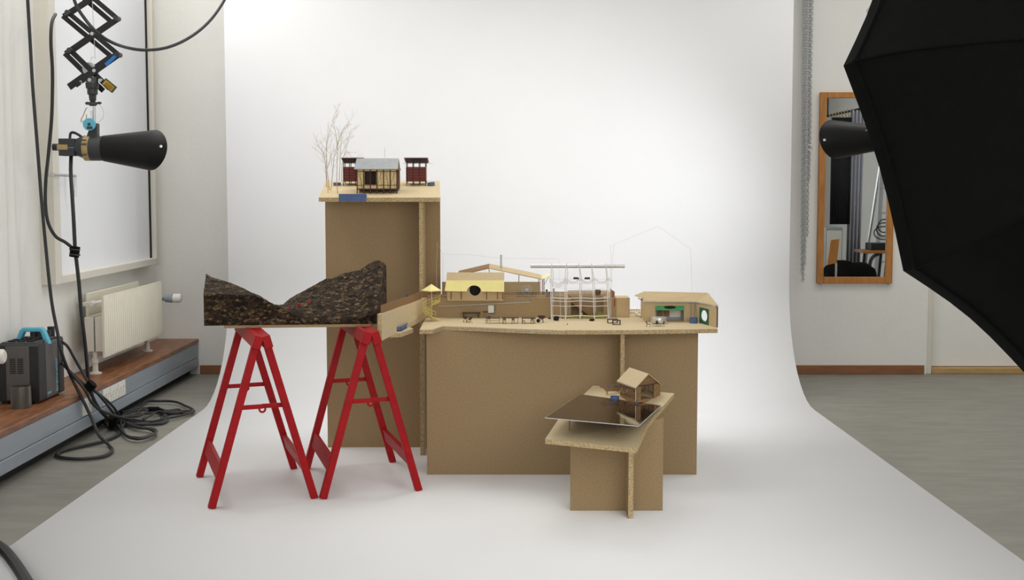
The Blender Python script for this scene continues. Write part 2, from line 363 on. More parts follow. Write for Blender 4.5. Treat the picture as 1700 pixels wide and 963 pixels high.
# bench with metal cable trunking along the left wall
XBn = -2.172
bn = thing('window_bench', 'long red-brown wooden bench with steel cable trunking under the window', 'bench', (-2.3, 5, 0))
s_ = MB().bb((XL, 1.0, .217), (XBn, YB, .247)).build('bench_top', 'bench_wood', bn, bev=.004)
MB().bb((XBn - .05, 1.0, .119), (XBn - .004, YB - .01, .2165)).build('trunking_cover', 'steel', bn, bev=.004)
MB().bb((XBn - .05, 1.0, .055), (XBn - .002, YB - .01, .117)).build('trunking_base', 'steel', bn, bev=.004)
MB().bb((XL + .02, 1.0, 0), (XBn - .06, YB - .02, .217)).build('plinth', 'dark', bn)  # near-black block imitates the shadow under the bench
for (u0, u1) in ((137, 151), (171, 183), (184, 196), (197, 208)):
    ya, yb = PX(u0, 660, XBn).y, PX(u1, 650, XBn).y
    o = MB().bb((XBn - .02, ya, .128), (XBn + .003, yb, .212)).build('outlet_plate', 'whiteplastic', bn, bev=.002)
    hm = MB()
    for q in (.3, .7):
        yc = ya + (yb - ya) * q; hm.lathe((XBn + .0035, yc, .17), (1, 0, 0), [(-.004, .024), (0.001, .024), (0.001, .019), (-.0015, .018), (-.0015, 0)], 14)
    hm.mi(1)
    for q in (.3, .7):
        yc = ya + (yb - ya) * q
        for dz in (-.008, .008): hm.cyl((XBn + .001, yc, .17 + dz), (XBn + .003, yc, .17 + dz), .0035, seg=8)
    hm.build('socket', ['whiteplastic', 'dark'], o)

# radiator on the bench
rd = thing('radiator', 'cream ribbed double panel radiator on the bench below the window', 'radiator', (-2.3, 7.5, .247))
XRf = -2.255
ya, yb = PX(172, 494, XRf).y, PX(268, 466, XRf).y; z0, z1 = .345, .688
def ribbed(x, y0, y1, z0, z1, n, th=.012, dep=.006):
    m_ = MB(); prof = []
    for i in range(n * 6 + 1):
        y = y0 + (y1 - y0) * i / (n * 6); ph = i % 6; prof.append((x + (dep if ph in (2, 3) else 0 if ph in (0, 5) else dep * .7), y))
    vs_ = [];
    for (xx, yy) in prof: vs_ += [(x - th, yy, z0), (x - th, yy, z1), (x - .001, yy, z0), (x - .001, yy, z1), (xx, yy, z0 + .02), (xx, yy, z1 - .02)]
    fs = []
    for i in range(len(prof) - 1):
        a, b_ = i * 6, i * 6 + 6
        fs += [(a, a + 1, b_ + 1, b_), (a + 1, a + 3, b_ + 3, b_ + 1), (a, b_, b_ + 2, a + 2), (a + 2, b_ + 2, b_ + 4, a + 4), (a + 3, a + 5, b_ + 5, b_ + 3), (a + 4, b_ + 4, b_ + 5, a + 5)]
    e = (len(prof) - 1) * 6; fs += [(0, 2, 4, 5, 3, 1), (e, e + 1, e + 3, e + 5, e + 4, e + 2)]
    return m_.add(vs_, fs)
ribbed(XRf, ya, yb, z0, z1, 30).build('front_panel', 'radiator', rd)
yb2 = PX(146, 500, -2.385).y
MB().bb((-2.40, yb2, z0), (-2.385, yb - .05, z1 + .005)).build('back_panel', 'radiator', rd, bev=.004)
cv = MB().bb((-2.375, ya + .03, z0 + .03), (-2.325, yb - .06, z1 - .12)).bb((-2.318, ya + .03, z0 + .03), (-2.272, yb - .06, z1 - .12)); cv.build('convector', 'trimwhite', rd, bev=.003)
for yy in (ya + .06, yb - .09):
    MB().lathe((-2.33, yy, .247), (0, 0, 1), [(0, .034), (.008, .034), (.014, .016), (.06, .014), (.062, .018), (.085, .018), (.09, .012), (.125, .012)], 16).build('foot', 'trimwhite', rd)
MB().tube([(-2.33, ya + .06, z1 - .05), (-2.33, yb - .06, z1 - .05)], .014).tube([(-2.33, ya + .06, z0 + .02), (-2.33, yb - .06, z0 + .02)], .014).bb((-2.39, ya + .05, z1 - .06), (-2.26, ya + .09, z1 - .04)).bb((-2.39, yb - .12, z0), (-2.26, yb - .08, z0 + .02)).build('pipe', 'trimwhite', rd)
p = P(263, 495, yb + .06)
vk = MB().lathe((-2.34, p.y, p.z), (1, 0, 0), [(0, .016), (.09, .016), (.091, .026), (.135, .030), (.14, .022)], 20).build('valve', 'greyplastic', rd)
MB().lathe((-2.20, p.y, p.z), (1, 0, 0), [(0, .024), (.004, .029), (.045, .030), (.055, .022), (.056, 0)], 20).build('thermostat_knob', 'whiteplastic', vk)
MB().tube([(-2.34, p.y, p.z), (-2.34, yb - .07, p.z)], .010).build('valve_pipe', 'trimwhite', vk)
p = MB().lathe((-2.33, ya + .05, z1 - .045), (0, -1, 0), [(0, .018), (.02, .018), (.022, .012), (.035, .012)], 12).build('bleed_plug', 'whiteplastic', rd)

# near thermostat knob cut by the left frame edge
kc = P(-6, 592, 5.72)
kn = thing('radiator_valve', 'white ribbed radiator knob sticking out beside the grey flash box', 'valve', (kc.x, kc.y, .247))
MB().lathe((kc.x - .02, kc.y, kc.z), (1, 0, 0), [(0, .02), (.003, .034), (.05, .034), (.058, .026), (.059, 0)], 24).build('knob', 'whiteplastic', kn)
MB().tube([(kc.x - .06, kc.y, kc.z), (kc.x - .02, kc.y, kc.z)], .014).tube([(kc.x - .05, kc.y, kc.z), (kc.x - .05, kc.y, .247)], .010).build('pipe', 'trimwhite', kn)

# ------------------------------------------------------------------ paper backdrop
XPa, XPb, YPv = -1.792, 1.752, 7.98
pr = [(1.9, 0.002)]; RC = .72
for i in range(13):
    w_ = (math.pi / 2) * i / 12; pr.append((YPv - RC + RC * math.sin(w_), .002 + RC - RC * math.cos(w_)))
pr.append((YPv, 3.2))
vs_ = []
for (y, z) in pr: vs_ += [(XPa, y, z), (XPb, y, z)]
bk = thing('paper_backdrop', 'wide white seamless paper sweep hanging behind and under the models', 'backdrop', (0, 5, 0))
sh = MB().add(vs_, [(2 * i, 2 * i + 1, 2 * i + 3, 2 * i + 2) for i in range(len(pr) - 1)]).build('paper_sheet', 'paper', bk)
sd = sh.modifiers.new('thickness', 'SOLIDIFY'); sd.thickness = .0012; sd.offset = 0
MB().cyl((XPa - .1, YPv + .03, 3.2), (XPb + .1, YPv + .03, 3.2), .045, seg=20).build('paper_roll', 'paper', bk)
MB().bb((XPa - .05, YPv + .02, 3.2), (XPa - .02, YPv + .06, ZC)).bb((XPb + .02, YPv + .02, 3.2), (XPb + .05, YPv + .06, ZC)).build('roll_bracket', 'black', bk)

# ================================================================== SAWHORSES
def trestle(nl, nr, fl, fr_, ztop, label, near_uv):
    NL, NR, FL, FR = F(*nl), F(*nr), F(*fl), F(*fr_)
    for q in (NL, NR, FL, FR): q.z = .003
    nm, fm = (NL + NR) / 2, (FL + FR) / 2; ax = (fm - nm).normalized(); side = V((ax.y, -ax.x, 0))
    t = thing('sawhorse', label, 'sawhorse', ((nm + fm) / 2))
    a = nm - ax * .05 + V((0, 0, ztop)); b_ = fm + ax * .05 + V((0, 0, ztop))
    for sg, (n_, f_) in ((-1, (NL, FL)), (1, (NR, FR))):
        o1 = side * (sg * .019)
        cu = V((side.x * sg * .30, side.y * sg * .30, 1)).normalized()
        bm_ = MB().bar(a + o1 - V((0, 0, .028)), b_ + o1 - V((0, 0, .028)), .034, .052, up=V((-side.x * sg * .28, -side.y * sg * .28, 1)))
        beam = bm_.build('top_beam', 'red', t, bev=.003)
        for q in (n_, f_):
            base = nm if q is n_ else fm
            top = base + o1 * 1.3 + V((0, 0, ztop - .05))
            MB().bar(top, q, .030, .034, up=ax).build('leg', 'red', t, bev=.003)
        pn = n_ + (nm + o1 - n_) * .20 + V((0, 0, .135)); pf = f_ + (fm + o1 - f_) * .20 + V((0, 0, .135))
        MB().bar(pn, pf, .018, .062, up=V((-side.x * sg * .25, -side.y * sg * .25, 1))).build('stretcher', 'red', t, bev=.002)
    for (l_, r_, m0) in ((NL, NR, nm), (FL, FR, fm)):
        hz = .40; k = hz / ztop
        pl = l_ + (m0 - side * .025 - l_) * k; prr = r_ + (m0 + side * .025 - r_) * k; pl.z = prr.z = hz
        mid = (pl + prr) / 2 - V((0, 0, .012)); off = -ax * .004
        sp = MB().bar(pl + off, mid + V((0, 0, .012)) + off, .006, .018).bar(mid + V((0, 0, .012)) - off, prr - off, .006, .018)
        sp.build('spreader', 'red', t)
        MB().torus(mid, ax, .012, .0045, 14, 6).build('hinge_ring', 'red', t)
    return t
trestle((351, 845), (522, 828), (331, 793), (488, 779), .690, 'red folding sawhorse under the left half of the cork landscape', None)
trestle((536, 829), (695, 815), (509, 779), (652, 768), .690, 'red folding sawhorse under the right end of the cork landscape', None)

# ================================================================== CORK LANDSCAPE
LF, RF = V((-1.292, 5.28, 0)), V((-.578, 5.36, 0)); LB, RB = V((-1.377, 5.68, 0)), V((-.572, 5.75, 0))
ZCK = .702
def interp(tab, u):
    if u <= tab[0][0]: return tab[0][1]
    for (a, va), (b_, vb) in zip(tab, tab[1:]):
        if u <= b_: return va + (vb - va) * (u - a) / (b_ - a)
    return tab[-1][1]
fv = [(337, 487), (380, 489), (420, 490), (440, 500), (462, 511), (490, 524), (520, 530.5), (560, 531.5), (600, 527), (618, 521), (626, 517)]
bv = [(341, 455), (350, 461), (380, 469), (400, 478), (420, 488), (440, 499), (456, 509), (465, 508), (480, 495), (500, 484), (520, 473), (540, 462), (548, 463), (570, 454), (590, 449), (596, 448.5), (608, 440), (620, 433), (628, 432), (636, 436), (641, 441)]
NXc, NYc = 150, 50
import mathutils.noise as mn
hv = []
for j in range(NYc + 1):
    t = j / NYc
    for i in range(NXc + 1):
        s = i / NXc
        f_ = LF.lerp(RF, s); b_ = LB.lerp(RB, s)
        uf = 850 + f_.x / (f_.y * ct) * FPX; ub = 850 + b_.x / (b_.y * ct) * FPX
        zf = P(uf, interp(fv, uf), f_.y).z; zb_ = P(ub, interp(bv, ub), b_.y).z
        q = f_.lerp(b_, t); e = t ** (0.8 if s > .45 else 0.9)
        z = zf + (zb_ - zf) * e
        ed = min(1, 6 * min(t, 1 - t) + .25)
        z += .010 * ed * mn.noise(V((q.x * 16, q.y * 16, 3))) + .006 * ed * mn.noise(V((q.x * 60, q.y * 60, 9)))
        hv.append(V((q.x, q.y, max(z, ZCK + .012))))
fs = []
n1 = NXc + 1
for j in range(NYc):
    for i in range(NXc): fs.append((j * n1 + i, j * n1 + i + 1, (j + 1) * n1 + i + 1, (j + 1) * n1 + i))
base0 = len(hv)
ring = [i for i in range(n1)] + [j * n1 + NXc for j in range(1, NYc + 1)] + [NYc * n1 + i for i in range(NXc - 1, -1, -1)] + [j * n1 for j in range(NYc - 1, 0, -1)]
hv += [V((hv[i].x, hv[i].y, ZCK)) for i in ring]
for k in range(len(ring)):
    kk = (k + 1) % len(ring); fs.append((ring[k], ring[kk], base0 + kk, base0 + k))
fs.append(tuple(base0 + k for k in range(len(ring))))
ck = thing('cork_landscape', 'dark cork terrain model with a valley on two red sawhorses', 'landscape model', ((LF + RB) / 2 + V((0, 0, .69))))
mc = MB(); mc.add(hv, fs); mc.build('cork_block', 'cork', ck)
MB().prism([V((-1.21, 5.29, .6905)), V((-.60, 5.355, .6905)), V((-.60, 5.74, .6905)), V((-1.25, 5.68, .6905))], (0, 0, .0115)).build('base_board', 'mdf', ck)
# seam between the two cork layers on the front face
q0, q1 = P(338, 493, 5.283), P(418, 492, 5.289)
MB().bar(q0 + V((0, -.001, 0)), q1 + V((0, -.004, 0)), .004, .0025).build('layer_seam', 'dark', ck)
def cork_z(u, v):
    d = ray(u, v); best = None
    for i in range(n1 * (NYc + 1)):
        p = hv[i]; pp = p - EYEV; k = pp.dot(d) / d.dot(d); e = (pp - d * k).length
        if best is None or e < best[0]: best = (e, p)
    return best[1]
for (u, v, r, lb) in ((478.5, 511.5, .0065, 'tiny red cube house on the cork valley floor, leftmost of the cubes'), (496.5, 508, .010, 'tiny red cube house on the cork slope, second cube from the left'), (513.5, 504, .009, 'tiny red cube house highest up the right cork slope'), (494.5, 517, .004, 'smallest tiny red cube on the cork slope below the other cubes')):
    p = cork_z(u, v)
    hm = MB().box(p + V((0, 0, r * .4)), (r, r, r * 1.0), .4).prism([p + V((-r * .6, -r * .6, r * .9)), p + V((-r * .6, r * .6, r * .9)), p + V((-r * .6, 0, r * 1.35))], (r * 1.2, 0, 0))
    tag(hm.build('tiny_house', 'red', smooth=False), lb, 'model house', 'tiny red houses on the cork landscape')

# ================================================================== TABLES (crossed panels and board)
def panel(mb_mat, lo, hi): return MB().bb(lo, hi)
def board(pts_top, th, name, parent):
    m_ = MB(); n = len(pts_top); tp = [V(p) for p in pts_top]; bt = [p - V((0, 0, th)) for p in tp]
    m_.add(tp + bt, [tuple(range(n))]); m_.f.append([2 * n - 1 - i for i in range(n)]); m_.m.append(0)
    for i in range(n): m_.f.append([i, (i + 1) % n, n + (i + 1) % n, n + i]); m_.m.append(1)
    return m_.build(name, ['mdf_top', 'chip'], parent, smooth=False)
def edged_panel(lo, hi, name, parent, axis):
    lo, hi = V(lo), V(hi); m_ = MB(); m_.bb(lo, hi)
    # narrow faces get the chipboard edge
    idx = {'x': 0, 'y': 1}[axis]
    for k, f in enumerate(m_.f):
        a, b_, c_ = (m_.v[f[i]] for i in range(3)); n = (b_ - a).cross(c_ - a).normalized()
        m_.m[k] = 0 if abs(n[idx]) > .9 else 1
    return m_.build(name, ['mdf', 'chip'], parent, smooth=False)
# --- tower
TWY = F(620, 743.5).y; TWC = F(701, 757).y
tfl, tfr, tbr, tbl = P(529, 328, TWC - .03), P(731, 328, TWC - .03), P(730, 300, TWC + .40), P(541, 300, TWC + .40)
tz = (tfl.z + tfr.z) / 2; tz2 = (tbl.z + tbr.z) / 2
for q in (tfl, tfr): q.z = tz
for q in (tbl, tbr): q.z = tz2
TN = (tfr - tfl).cross(tbl - tfl).normalized()
def TP(u, v): return PL(u, v, tfl, TN)
def Tz(x, y): return tfl.z - (TN.x * (x - tfl.x) + TN.y * (y - tfl.y)) / TN.z
tw = thing('tower_plinth', 'tall narrow brown plinth of crossed boards with a chipboard top', 'plinth', ((tfl.x + tfr.x) / 2, TWY, 0))
board([tfl, tfr, tbr, tbl], .020, 'top_board', tw)
xa, xb = P(541.5, 500, TWY).x, P(731, 450, TWY).x
TT = .018
edged_panel((xa, TWY, .003), (xb, TWY + TT, Tz(xa, TWY) - .0185), 'main_panel', tw, 'y')
xc0, xc1 = P(697, 600, TWC).x, P(703.5, 600, TWC).x
def sloped_panel(x0, x1, y0, y1, zf, parent, name='cross_panel'):
    m_ = MB(); q = [V((x0, y0, .003)), V((x1, y0, .003)), V((x1, y0, zf(x1, y0))), V((x0, y0, zf(x0, y0)))]
    q2 = [V((x0, y1, .003)), V((x1, y1, .003)), V((x1, y1, zf(x1, y1))), V((x0, y1, zf(x0, y1)))]
    m_.hexa(q + q2); m_.m = [1, 1, 1, 0, 1, 0]; return m_.build(name, ['mdf', 'chip'], parent, smooth=False)
sloped_panel(xc0, xc1, TWC, TWY - .0005, lambda x, y: Tz(x, y) - .0208, tw)
sloped_panel(xc0, xc1, TWY + TT + .0005, TWY + .2, lambda x, y: Tz(x, y) - .0208, tw)
# --- middle table
ZM = .669
MPY = F(900, 789).y; MCY = MPY - .15
def B(u, v): return F(u, v, ZM)
mt = thing('model_table', 'wide low brown plinth of crossed boards carrying the terrace model', 'plinth', (.3, MPY, 0))
mtop = [B(696.5, 547.5), B(718, 547.2), B(735, 541.6), B(790, 543.2), B(850, 545.8), B(925, 548.5), B(1055, 548.2), B(1191.5, 546)]
mtop += [V((mtop[-1].x - .01, 6.36, ZM)), V((-.335, 6.36, ZM)), V((-.335, 6.20, ZM)), V((-.40, 6.20, ZM)), B(705, 531)]
board(mtop, .018, 'top_board', mt)
MB().tube([q + V((0, -.0012, -.004 - .004 * (i in (0, 4)))) for i, q in enumerate(mtop[1:6])], .0016, 6).build('silver_tape', 'silver', mt)
edged_panel((P(708, 600, MPY).x, MPY, .003), (P(1158.5, 600, MPY).x, MPY + TT, ZM - .0185), 'main_panel', mt, 'y')
MCY = B(1030, 548).y + .02
edged_panel((P(1030, 600, MCY).x, MCY, .003), (P(1036.8, 600, MCY).x, MPY - .0005, ZM - .0185), 'cross_panel', mt, 'x')
edged_panel((P(1030, 600, MCY).x, MPY + TT + .0005, .003), (P(1036.8, 600, MCY).x, MPY + .5, ZM - .0185), 'cross_panel', mt, 'x')
# --- small lake table
LPY = F(1000, 849).y; LCY = F(1046, 862).y
lt = thing('lake_table', 'small low plinth of crossed boards with a bent chipboard top at the front', 'plinth', (.42, LPY, 0))
lA, lB, lC = P(1075, 704, 4.85), P(1119, 653, 5.13), P(963, 655, 5.32)
LN = (lB - lA).cross(lC - lA).normalized()
if LN.z < 0: LN = -LN
def LP(u, v): return PL(u, v, lA, LN)
def Lz(x, y): return lA.z - (LN.x * (x - lA.x) + LN.y * (y - lA.y)) / LN.z
lfl, lfr = P(905, 729, 4.74), P(1057.5, 744.5, 4.58)
lkr, lkl = LP(1075.5, 703.5), LP(931, 690)
lbr, lbl = LP(1119.5, 653), LP(985, 640)
m_ = MB(); th = V((0, 0, .018)); tp = [lfl, lfr, lkr, lbr, lbl, lkl]; bt = [p - th for p in tp]
m_.add(tp + bt, [(0, 1, 2, 5), (5, 2, 3, 4), (11, 8, 7, 6), (10, 9, 8, 11)]); 
for i in range(6): m_.f.append([i, (i + 1) % 6, 6 + (i + 1) % 6, 6 + i]); m_.m.append(1)
m_.build('top_board', ['mdf_top', 'chip'], lt, smooth=False)
xl0, xl1 = P(947, 800, LPY).x, P(1100.5, 800, LPY).x
def lake_under(x, y):
    # height of the underside of the bent board above (x, y)
    n2 = (lfr - lfl).cross(lkl - lfl).normalized()
    zf = lfl.z - (n2.x * (x - lfl.x) + n2.y * (y - lfl.y)) / n2.z
    k = lkr - lkl; side = k.x * (y - lkl.y) - k.y * (x - lkl.x)
    return (Lz(x, y) if side > 0 else zf) - .0192
m_ = MB(); zt_a, zt_b, xk = lake_under(xl0, LPY), lake_under(xl1, LPY), None
N_ = 60; top = []
for i in range(N_ + 1):
    x = xl0 + (xl1 - xl0) * i / N_; top.append(V((x, LPY, min(lake_under(x, LPY), lake_under(x, LPY + TT)))))
m_.prism([V((xl0, LPY, .003)), V((xl1, LPY, .003))] + top[::-1], (0, TT, 0)); m_.build('main_panel', 'mdf', lt, smooth=False)
xk0, xk1 = P(1040.5, 800, LCY).x, P(1051.5, 800, LCY).x
xk0 = xk1 - .019
def lake_cross(y0, y1):
    n = 6; lo, hi = [], []
    pts = [V((xk0, y0, .003))] + [V((xk0, y0 + (y1 - y0) * i / n, min(lake_under(xk0, y0 + (y1 - y0) * i / n), lake_under(xk1, y0 + (y1 - y0) * i / n)))) for i in range(n + 1)] + [V((xk0, y1, .003))]
    m_ = MB().prism(pts, (xk1 - xk0, 0, 0)); m_.m[0] = m_.m[1] = 0
    for k in range(2, len(m_.m)): m_.m[k] = 1
    m_.build('cross_panel', ['mdf', 'chip'], lt, smooth=False)
lake_cross(LCY, LPY - .0005); lake_cross(LPY + TT + .0005, LPY + .16)

# ================================================================== LAKE MODEL: pond, barn, cow, tub
pz = LP(963, 655).z * .5 + LP(1097, 674).z * .5 + .003
pp = [F(905, 694, pz), F(1060, 708, pz), F(1097.5, 674, pz), F(963, 655, pz)]
pd = thing('pond_sheet', 'dark mirror sheet as a lake on two thin posts, front of the barn', 'model lake', ((pp[0] + pp[2]) / 2))
MB().prism(pp, (0, 0, .002)).build('water_surface', 'pond', pd, smooth=False)
MB().tube([q + V((0, 0, .0005)) for q in pp], .0018, 6, closed=True).build('rim', 'chrome', pd)
for (u, v) in ((945.5, 717), (1025.5, 724)):
    n2 = (lfr - lfl).cross(lkl - lfl).normalized(); q = PL(u, v, lfl, n2); zb_ = min(q.z, Lz(q.x, q.y))
    MB().bb((q.x - .0022, q.y - .0022, zb_ - .001), (q.x + .0022, q.y + .0022, pz)).build('post', 'card_dark', pd)
# barn
bz = LP(1056.5, 667).z + .004
bz += .006
bA, bB, bC = F(1056.5, 667, bz), F(1029, 656.2, bz), F(1092, 661.5, bz)
gx = V((bC.x - bA.x, bC.y - bA.y, 0)); gl = gx.length; gx.normalize(); gy = V((bB.x - bA.x, bB.y - bA.y, 0)); bl = gy.length; gy.normalize()
def bp_(a, b_, h): return V((bA.x, bA.y, bz)) + gx * a + gy * b_ + V((0, 0, h))
HE = P(1056, 641, bA.y).z - bz; RI = .042
bn_ = thing('slatted_barn', 'small wooden barn of slats with a pale gable roof by the lake sheet', 'model barn', bp_(gl / 2, bl / 2, 0))
fl_ = MB().hexa([bp_(0, 0, -.006), bp_(gl, 0, -.002), bp_(gl, bl, -.004), bp_(0, bl, -.010), bp_(0, 0, .005), bp_(gl, 0, .005), bp_(gl, bl, .005), bp_(0, bl, .005)]); fl_.build('floor_slab', 'lath', bn_)
for (a, lbl_) in ((0, 'slat_wall'), (gl, 'slat_wall')):
    m_ = MB(); n = 9
    for i in range(n):
        h = .006 + (HE - .010) * i / (n - 1); m_.bar(bp_(a, 0, h), bp_(a, bl, h), .0024, .0030)
    for t in (0, .25, .5, .75, 1): m_.bar(bp_(a - (.0015 if a else -.0015), bl * t, 0), bp_(a - (.0015 if a else -.0015), bl * t, HE), .0022, .0022)
    m_.build(lbl_, 'lath', bn_)
m_ = MB(); n = 11
for i in range(n):
    h = .006 + (HE - .008) * i / (n - 1); m_.bar(bp_(0, bl, h), bp_(gl, bl, h), .0022, .0034)
m_.build('back_wall', 'lath', bn_)
for b_ in (0, bl):
    MB().prism([bp_(0, b_, HE), bp_(gl, b_, HE), bp_(gl / 2, b_, HE + RI)], gy * (.003 if b_ == 0 else -.003)).build('gable', 'lath', bn_, smooth=False)
m_ = MB()
for k in range(1, 12):
    a = gl * k / 12; hh = RI * (1 - abs(a - gl / 2) / (gl / 2)); m_.bar(bp_(a, -.0006, HE), bp_(a, -.0006, HE + hh), .0007, .0006)
m_.build('plank_joint', 'dark', bn_)
for sg, a0, w_ in ((0, -.002, .2), (1, gl * .80, .30)):
    m_ = MB(); o_ = bp_(a0, -.004, .002); e = gx * (gl * w_ if not sg else gl * w_)
    m_.hexa([o_, o_ + e, o_ + e + V((0, 0, HE - .004)), o_ + V((0, 0, HE - .004))] + [q + gy * .0025 for q in (o_, o_ + e, o_ + e + V((0, 0, HE - .004)), o_ + V((0, 0, HE - .004)))])
    dd = m_.build('barn_door', 'lath', bn_, smooth=False)
    f0 = o_ - gy * .001
    MB().bar(f0 + e * .05 + V((0, 0, .003)), f0 + e * .95 + V((0, 0, HE * .5)), .0015, .003).bar(f0 + V((0, 0, HE * .5)), f0 + e + V((0, 0, HE * .5)), .0015, .003).bar(f0 + e * .05 + V((0, 0, HE * .52)), f0 + e * .95 + V((0, 0, HE - .008)), .0015, .003).build('door_brace', 'card_dark', dd)
MB().bar(bp_(.0, -.006, HE), bp_(gl * 1.1, -.006, HE), .002, .003).build('door_rail', 'darkmodel', bn_)
ov = .012; sl = RI / (gl / 2)
for sg in (-1, 1):
    e0 = gl / 2 + sg * (gl / 2 + ov); q = [bp_(gl / 2, -ov, HE + RI + .001), bp_(gl / 2, bl + ov, HE + RI + .001), bp_(e0, bl + ov, HE - sl * ov + .001), bp_(e0, -ov, HE - sl * ov + .001)]
    MB().prism(q, (0, 0, .003)).build('roof_panel', 'mdf_top', bn_, smooth=False)
    MB().tube([bp_(e0, -ov, HE - sl * ov), bp_(e0, bl + ov, HE - sl * ov)], .0022, 8).build('gutter', 'silver', bn_)
MB().cyl(bp_(.002, .003, -.016), bp_(.002, .003, .001), .004, seg=10).build('foot', 'blue', bn_)
# downpipe foot at the barn corner
MB().tube([bp_(-ov, .004, HE - sl * ov), bp_(-.004, .0, HE * .8), bp_(-.004, .0, .002)], .0016, 6).build('downpipe', 'greywire', bn_)
# cow (flat cut-out standing on two legs)
c0, c1 = LP(1006, 656), LP(1028, 654); cy = c0.y + .005
def CP(u, v): return P(u, v, cy)
cw = thing('cow_figure', 'brown cut-out cow with blue patches standing left of the barn', 'model cow', CP(1006, 656.5))
outl = [(995.5, 641.5), (999.5, 639.2), (1003, 638), (1008, 638.3), (1018, 638.8), (1027, 639.5), (1029, 642), (1028.6, 648), (1026, 650.5), (1024, 649.8), (1020, 649.5), (1012, 649.6), (1009, 650), (1008.6, 657), (1007.2, 657), (1007, 650.2), (1004.5, 648.5), (1002, 645), (1000, 644.2), (996.5, 643.6)]
MB().prism([CP(*q) for q in outl], (0, .003, 0)).build('body', 'card_dark', cw, smooth=False)
MB().prism([CP(1025.4, 649.8), CP(1027, 649.8), CP(1026.8, 656), CP(1025.8, 656)], (0, .003, 0)).build('leg', 'card_dark', cw, smooth=False)
m_ = MB()
for pl in ([(1006.5, 639), (1013, 639.2), (1012.5, 642.5), (1011, 644.8), (1008.5, 643)], [(1020, 640.3), (1026, 640.4), (1026, 643.5), (1021, 643.3)], [(1002.5, 643.5), (1004, 643.3), (1004.6, 646.5), (1003, 646.3)], [(1015, 648.4), (1022, 648), (1021, 649.3), (1015.5, 649.5)]):
    m_.prism([CP(*q) + V((0, -.0006, 0)) for q in pl], (0, .0007, 0))
m_.build('patch', 'blue', cw, smooth=False)
def tub(name, c, r, h, label, cat='tub', group='small blue model tubs', inner='blue', mat_='blue', seg=24):
    t = MB().lathe(c, (0, 0, 1), [(0, 0), (0, r * .98), (h, r), (h, r * .86), (h * .55, r * .84), (h * .55, 0)], seg)
    return tag(t.build(name, mat_), label, cat, group)
c = LP(1020.5, 664.5)
tub('round_tub', V((c.x, c.y, Lz(c.x, c.y - .015) - .001)), .0185, .021, 'small round blue tub at the lake edge beside the cow')

# ================================================================== TOWER MODEL
# main house on stilts
h0 = TP(593, 321.5); h1 = TP(659, 321.5); hy = h0.y
def HP(u, v, y=None): return P(u, v, hy if y is None else y)
HX0, HX1 = h0.x, h1.x; HD = .115
zf_, ze, zr = HP(620, 313).z, HP(620, 280.5).z, P(620, 264, hy + .06).z
hs = thing('stilt_house', 'straw-coloured model house on maroon stilts under a grey roof on the tower', 'model house', ((HX0 + HX1) / 2, hy, Tz(0, hy)))
nb = 6; xs = [HX0 + (HX1 - HX0) * i / nb for i in range(nb + 1)]
dx0, dx1 = HP(605, 300).x, HP(624.5, 300).x
wl = MB().bb((HX0 + .001, hy + .004, zf_), (dx0, hy + .008, ze)).bb((dx1, hy + .004, zf_), (HX1, hy + .008, ze)).bb((dx0, hy + .004, zf_), (dx1, hy + .008, zf_ + .018)).bb((dx0, hy + .004, ze - .012), (dx1, hy + .008, ze))
wl.build('front_wall', 'osb', hs, smooth=False)
MB().bb((HX0, hy + .008, zf_), (HX0 + .004, hy + HD, ze)).build('side_wall', 'osb', hs); MB().bb((HX1 - .004, hy + .008, zf_), (HX1, hy + HD, ze)).build('side_wall', 'maroondark', hs)
MB().bb((HX0, hy + HD - .004, zf_), (HX1, hy + HD, ze)).build('back_wall', 'osb', hs)
MB().bb((HX0 - .002, hy, zf_ - .006), (HX1 + .002, hy + HD, zf_)).build('floor_frame', 'maroondark', hs)
MB().bb((HX0 + .005, hy + .05, zf_), (HX1 - .005, hy + .053, ze)).build('inner_backing', 'darkmodel', hs)  # dark sheet across the interior, its colour standing in for indoor shade
for x in xs:
    for y in (hy, hy + HD):
        zb_ = Tz(x, y) - .0005
        MB().bb((x - .0022, y - .0022, zb_), (x + .0022, y + .0022, ze)).build('post', 'maroondark', hs)
m_ = MB()
for z in (HP(620, 307.5).z, HP(620, 284.5).z): m_.bar((HX0, hy - .001, z), (HX1, hy - .001, z), .002, .0024)
m_.build('rail', 'maroondark', hs)
for i in range(nb):
    if i == 2: continue
    a, b_ = xs[i], xs[i + 1]; z0_, z1_ = zf_ + .002, ze - .012
    if i % 2: MB().bar((a + .003, hy + .003, z0_ + .02), (b_ - .008, hy + .003, z1_), .001, .0009).build('brace', 'maroondark', hs)
    else: MB().bar((a + .006, hy + .003, z1_), (b_ - .005, hy + .003, z0_), .001, .0009).build('brace', 'maroondark', hs)
    MB().bar(((a + b_) / 2, hy + .003, z1_), ((a + b_) / 2 + .004, hy + .003, z0_), .001, .0008).build('brace', 'maroondark', hs)
ro = .012
RX0, RX1 = HP(588.5, 279).x, HP(660.5, 279).x
ym = hy + HD / 2
for sg in (-1, 1):
    ye = ym + sg * (HD / 2 + ro)
    MB().prism([(RX0 + .004, ym, zr), (RX1, ym, zr), (RX1, ye, ze - .003), (RX0, ye, ze - .003)], (0, 0, .003)).build('roof_panel', 'zinc', hs, smooth=False)
MB().prism([(HX1, hy, ze), (HX1, hy + HD, ze), (HX1, ym, zr)], (-.003, 0, 0)).build('gable', 'card', hs, smooth=False)
MB().prism([(HX0, hy, ze), (HX0, hy + HD, ze), (HX0, ym, zr)], (.003, 0, 0)).build('gable', 'card', hs, smooth=False)
MB().bb((RX1 - .001, hy - .005, ze - .006), (RX1 + .003, hy + HD, ze + .004)).build('barge_board', 'card_dark', hs)
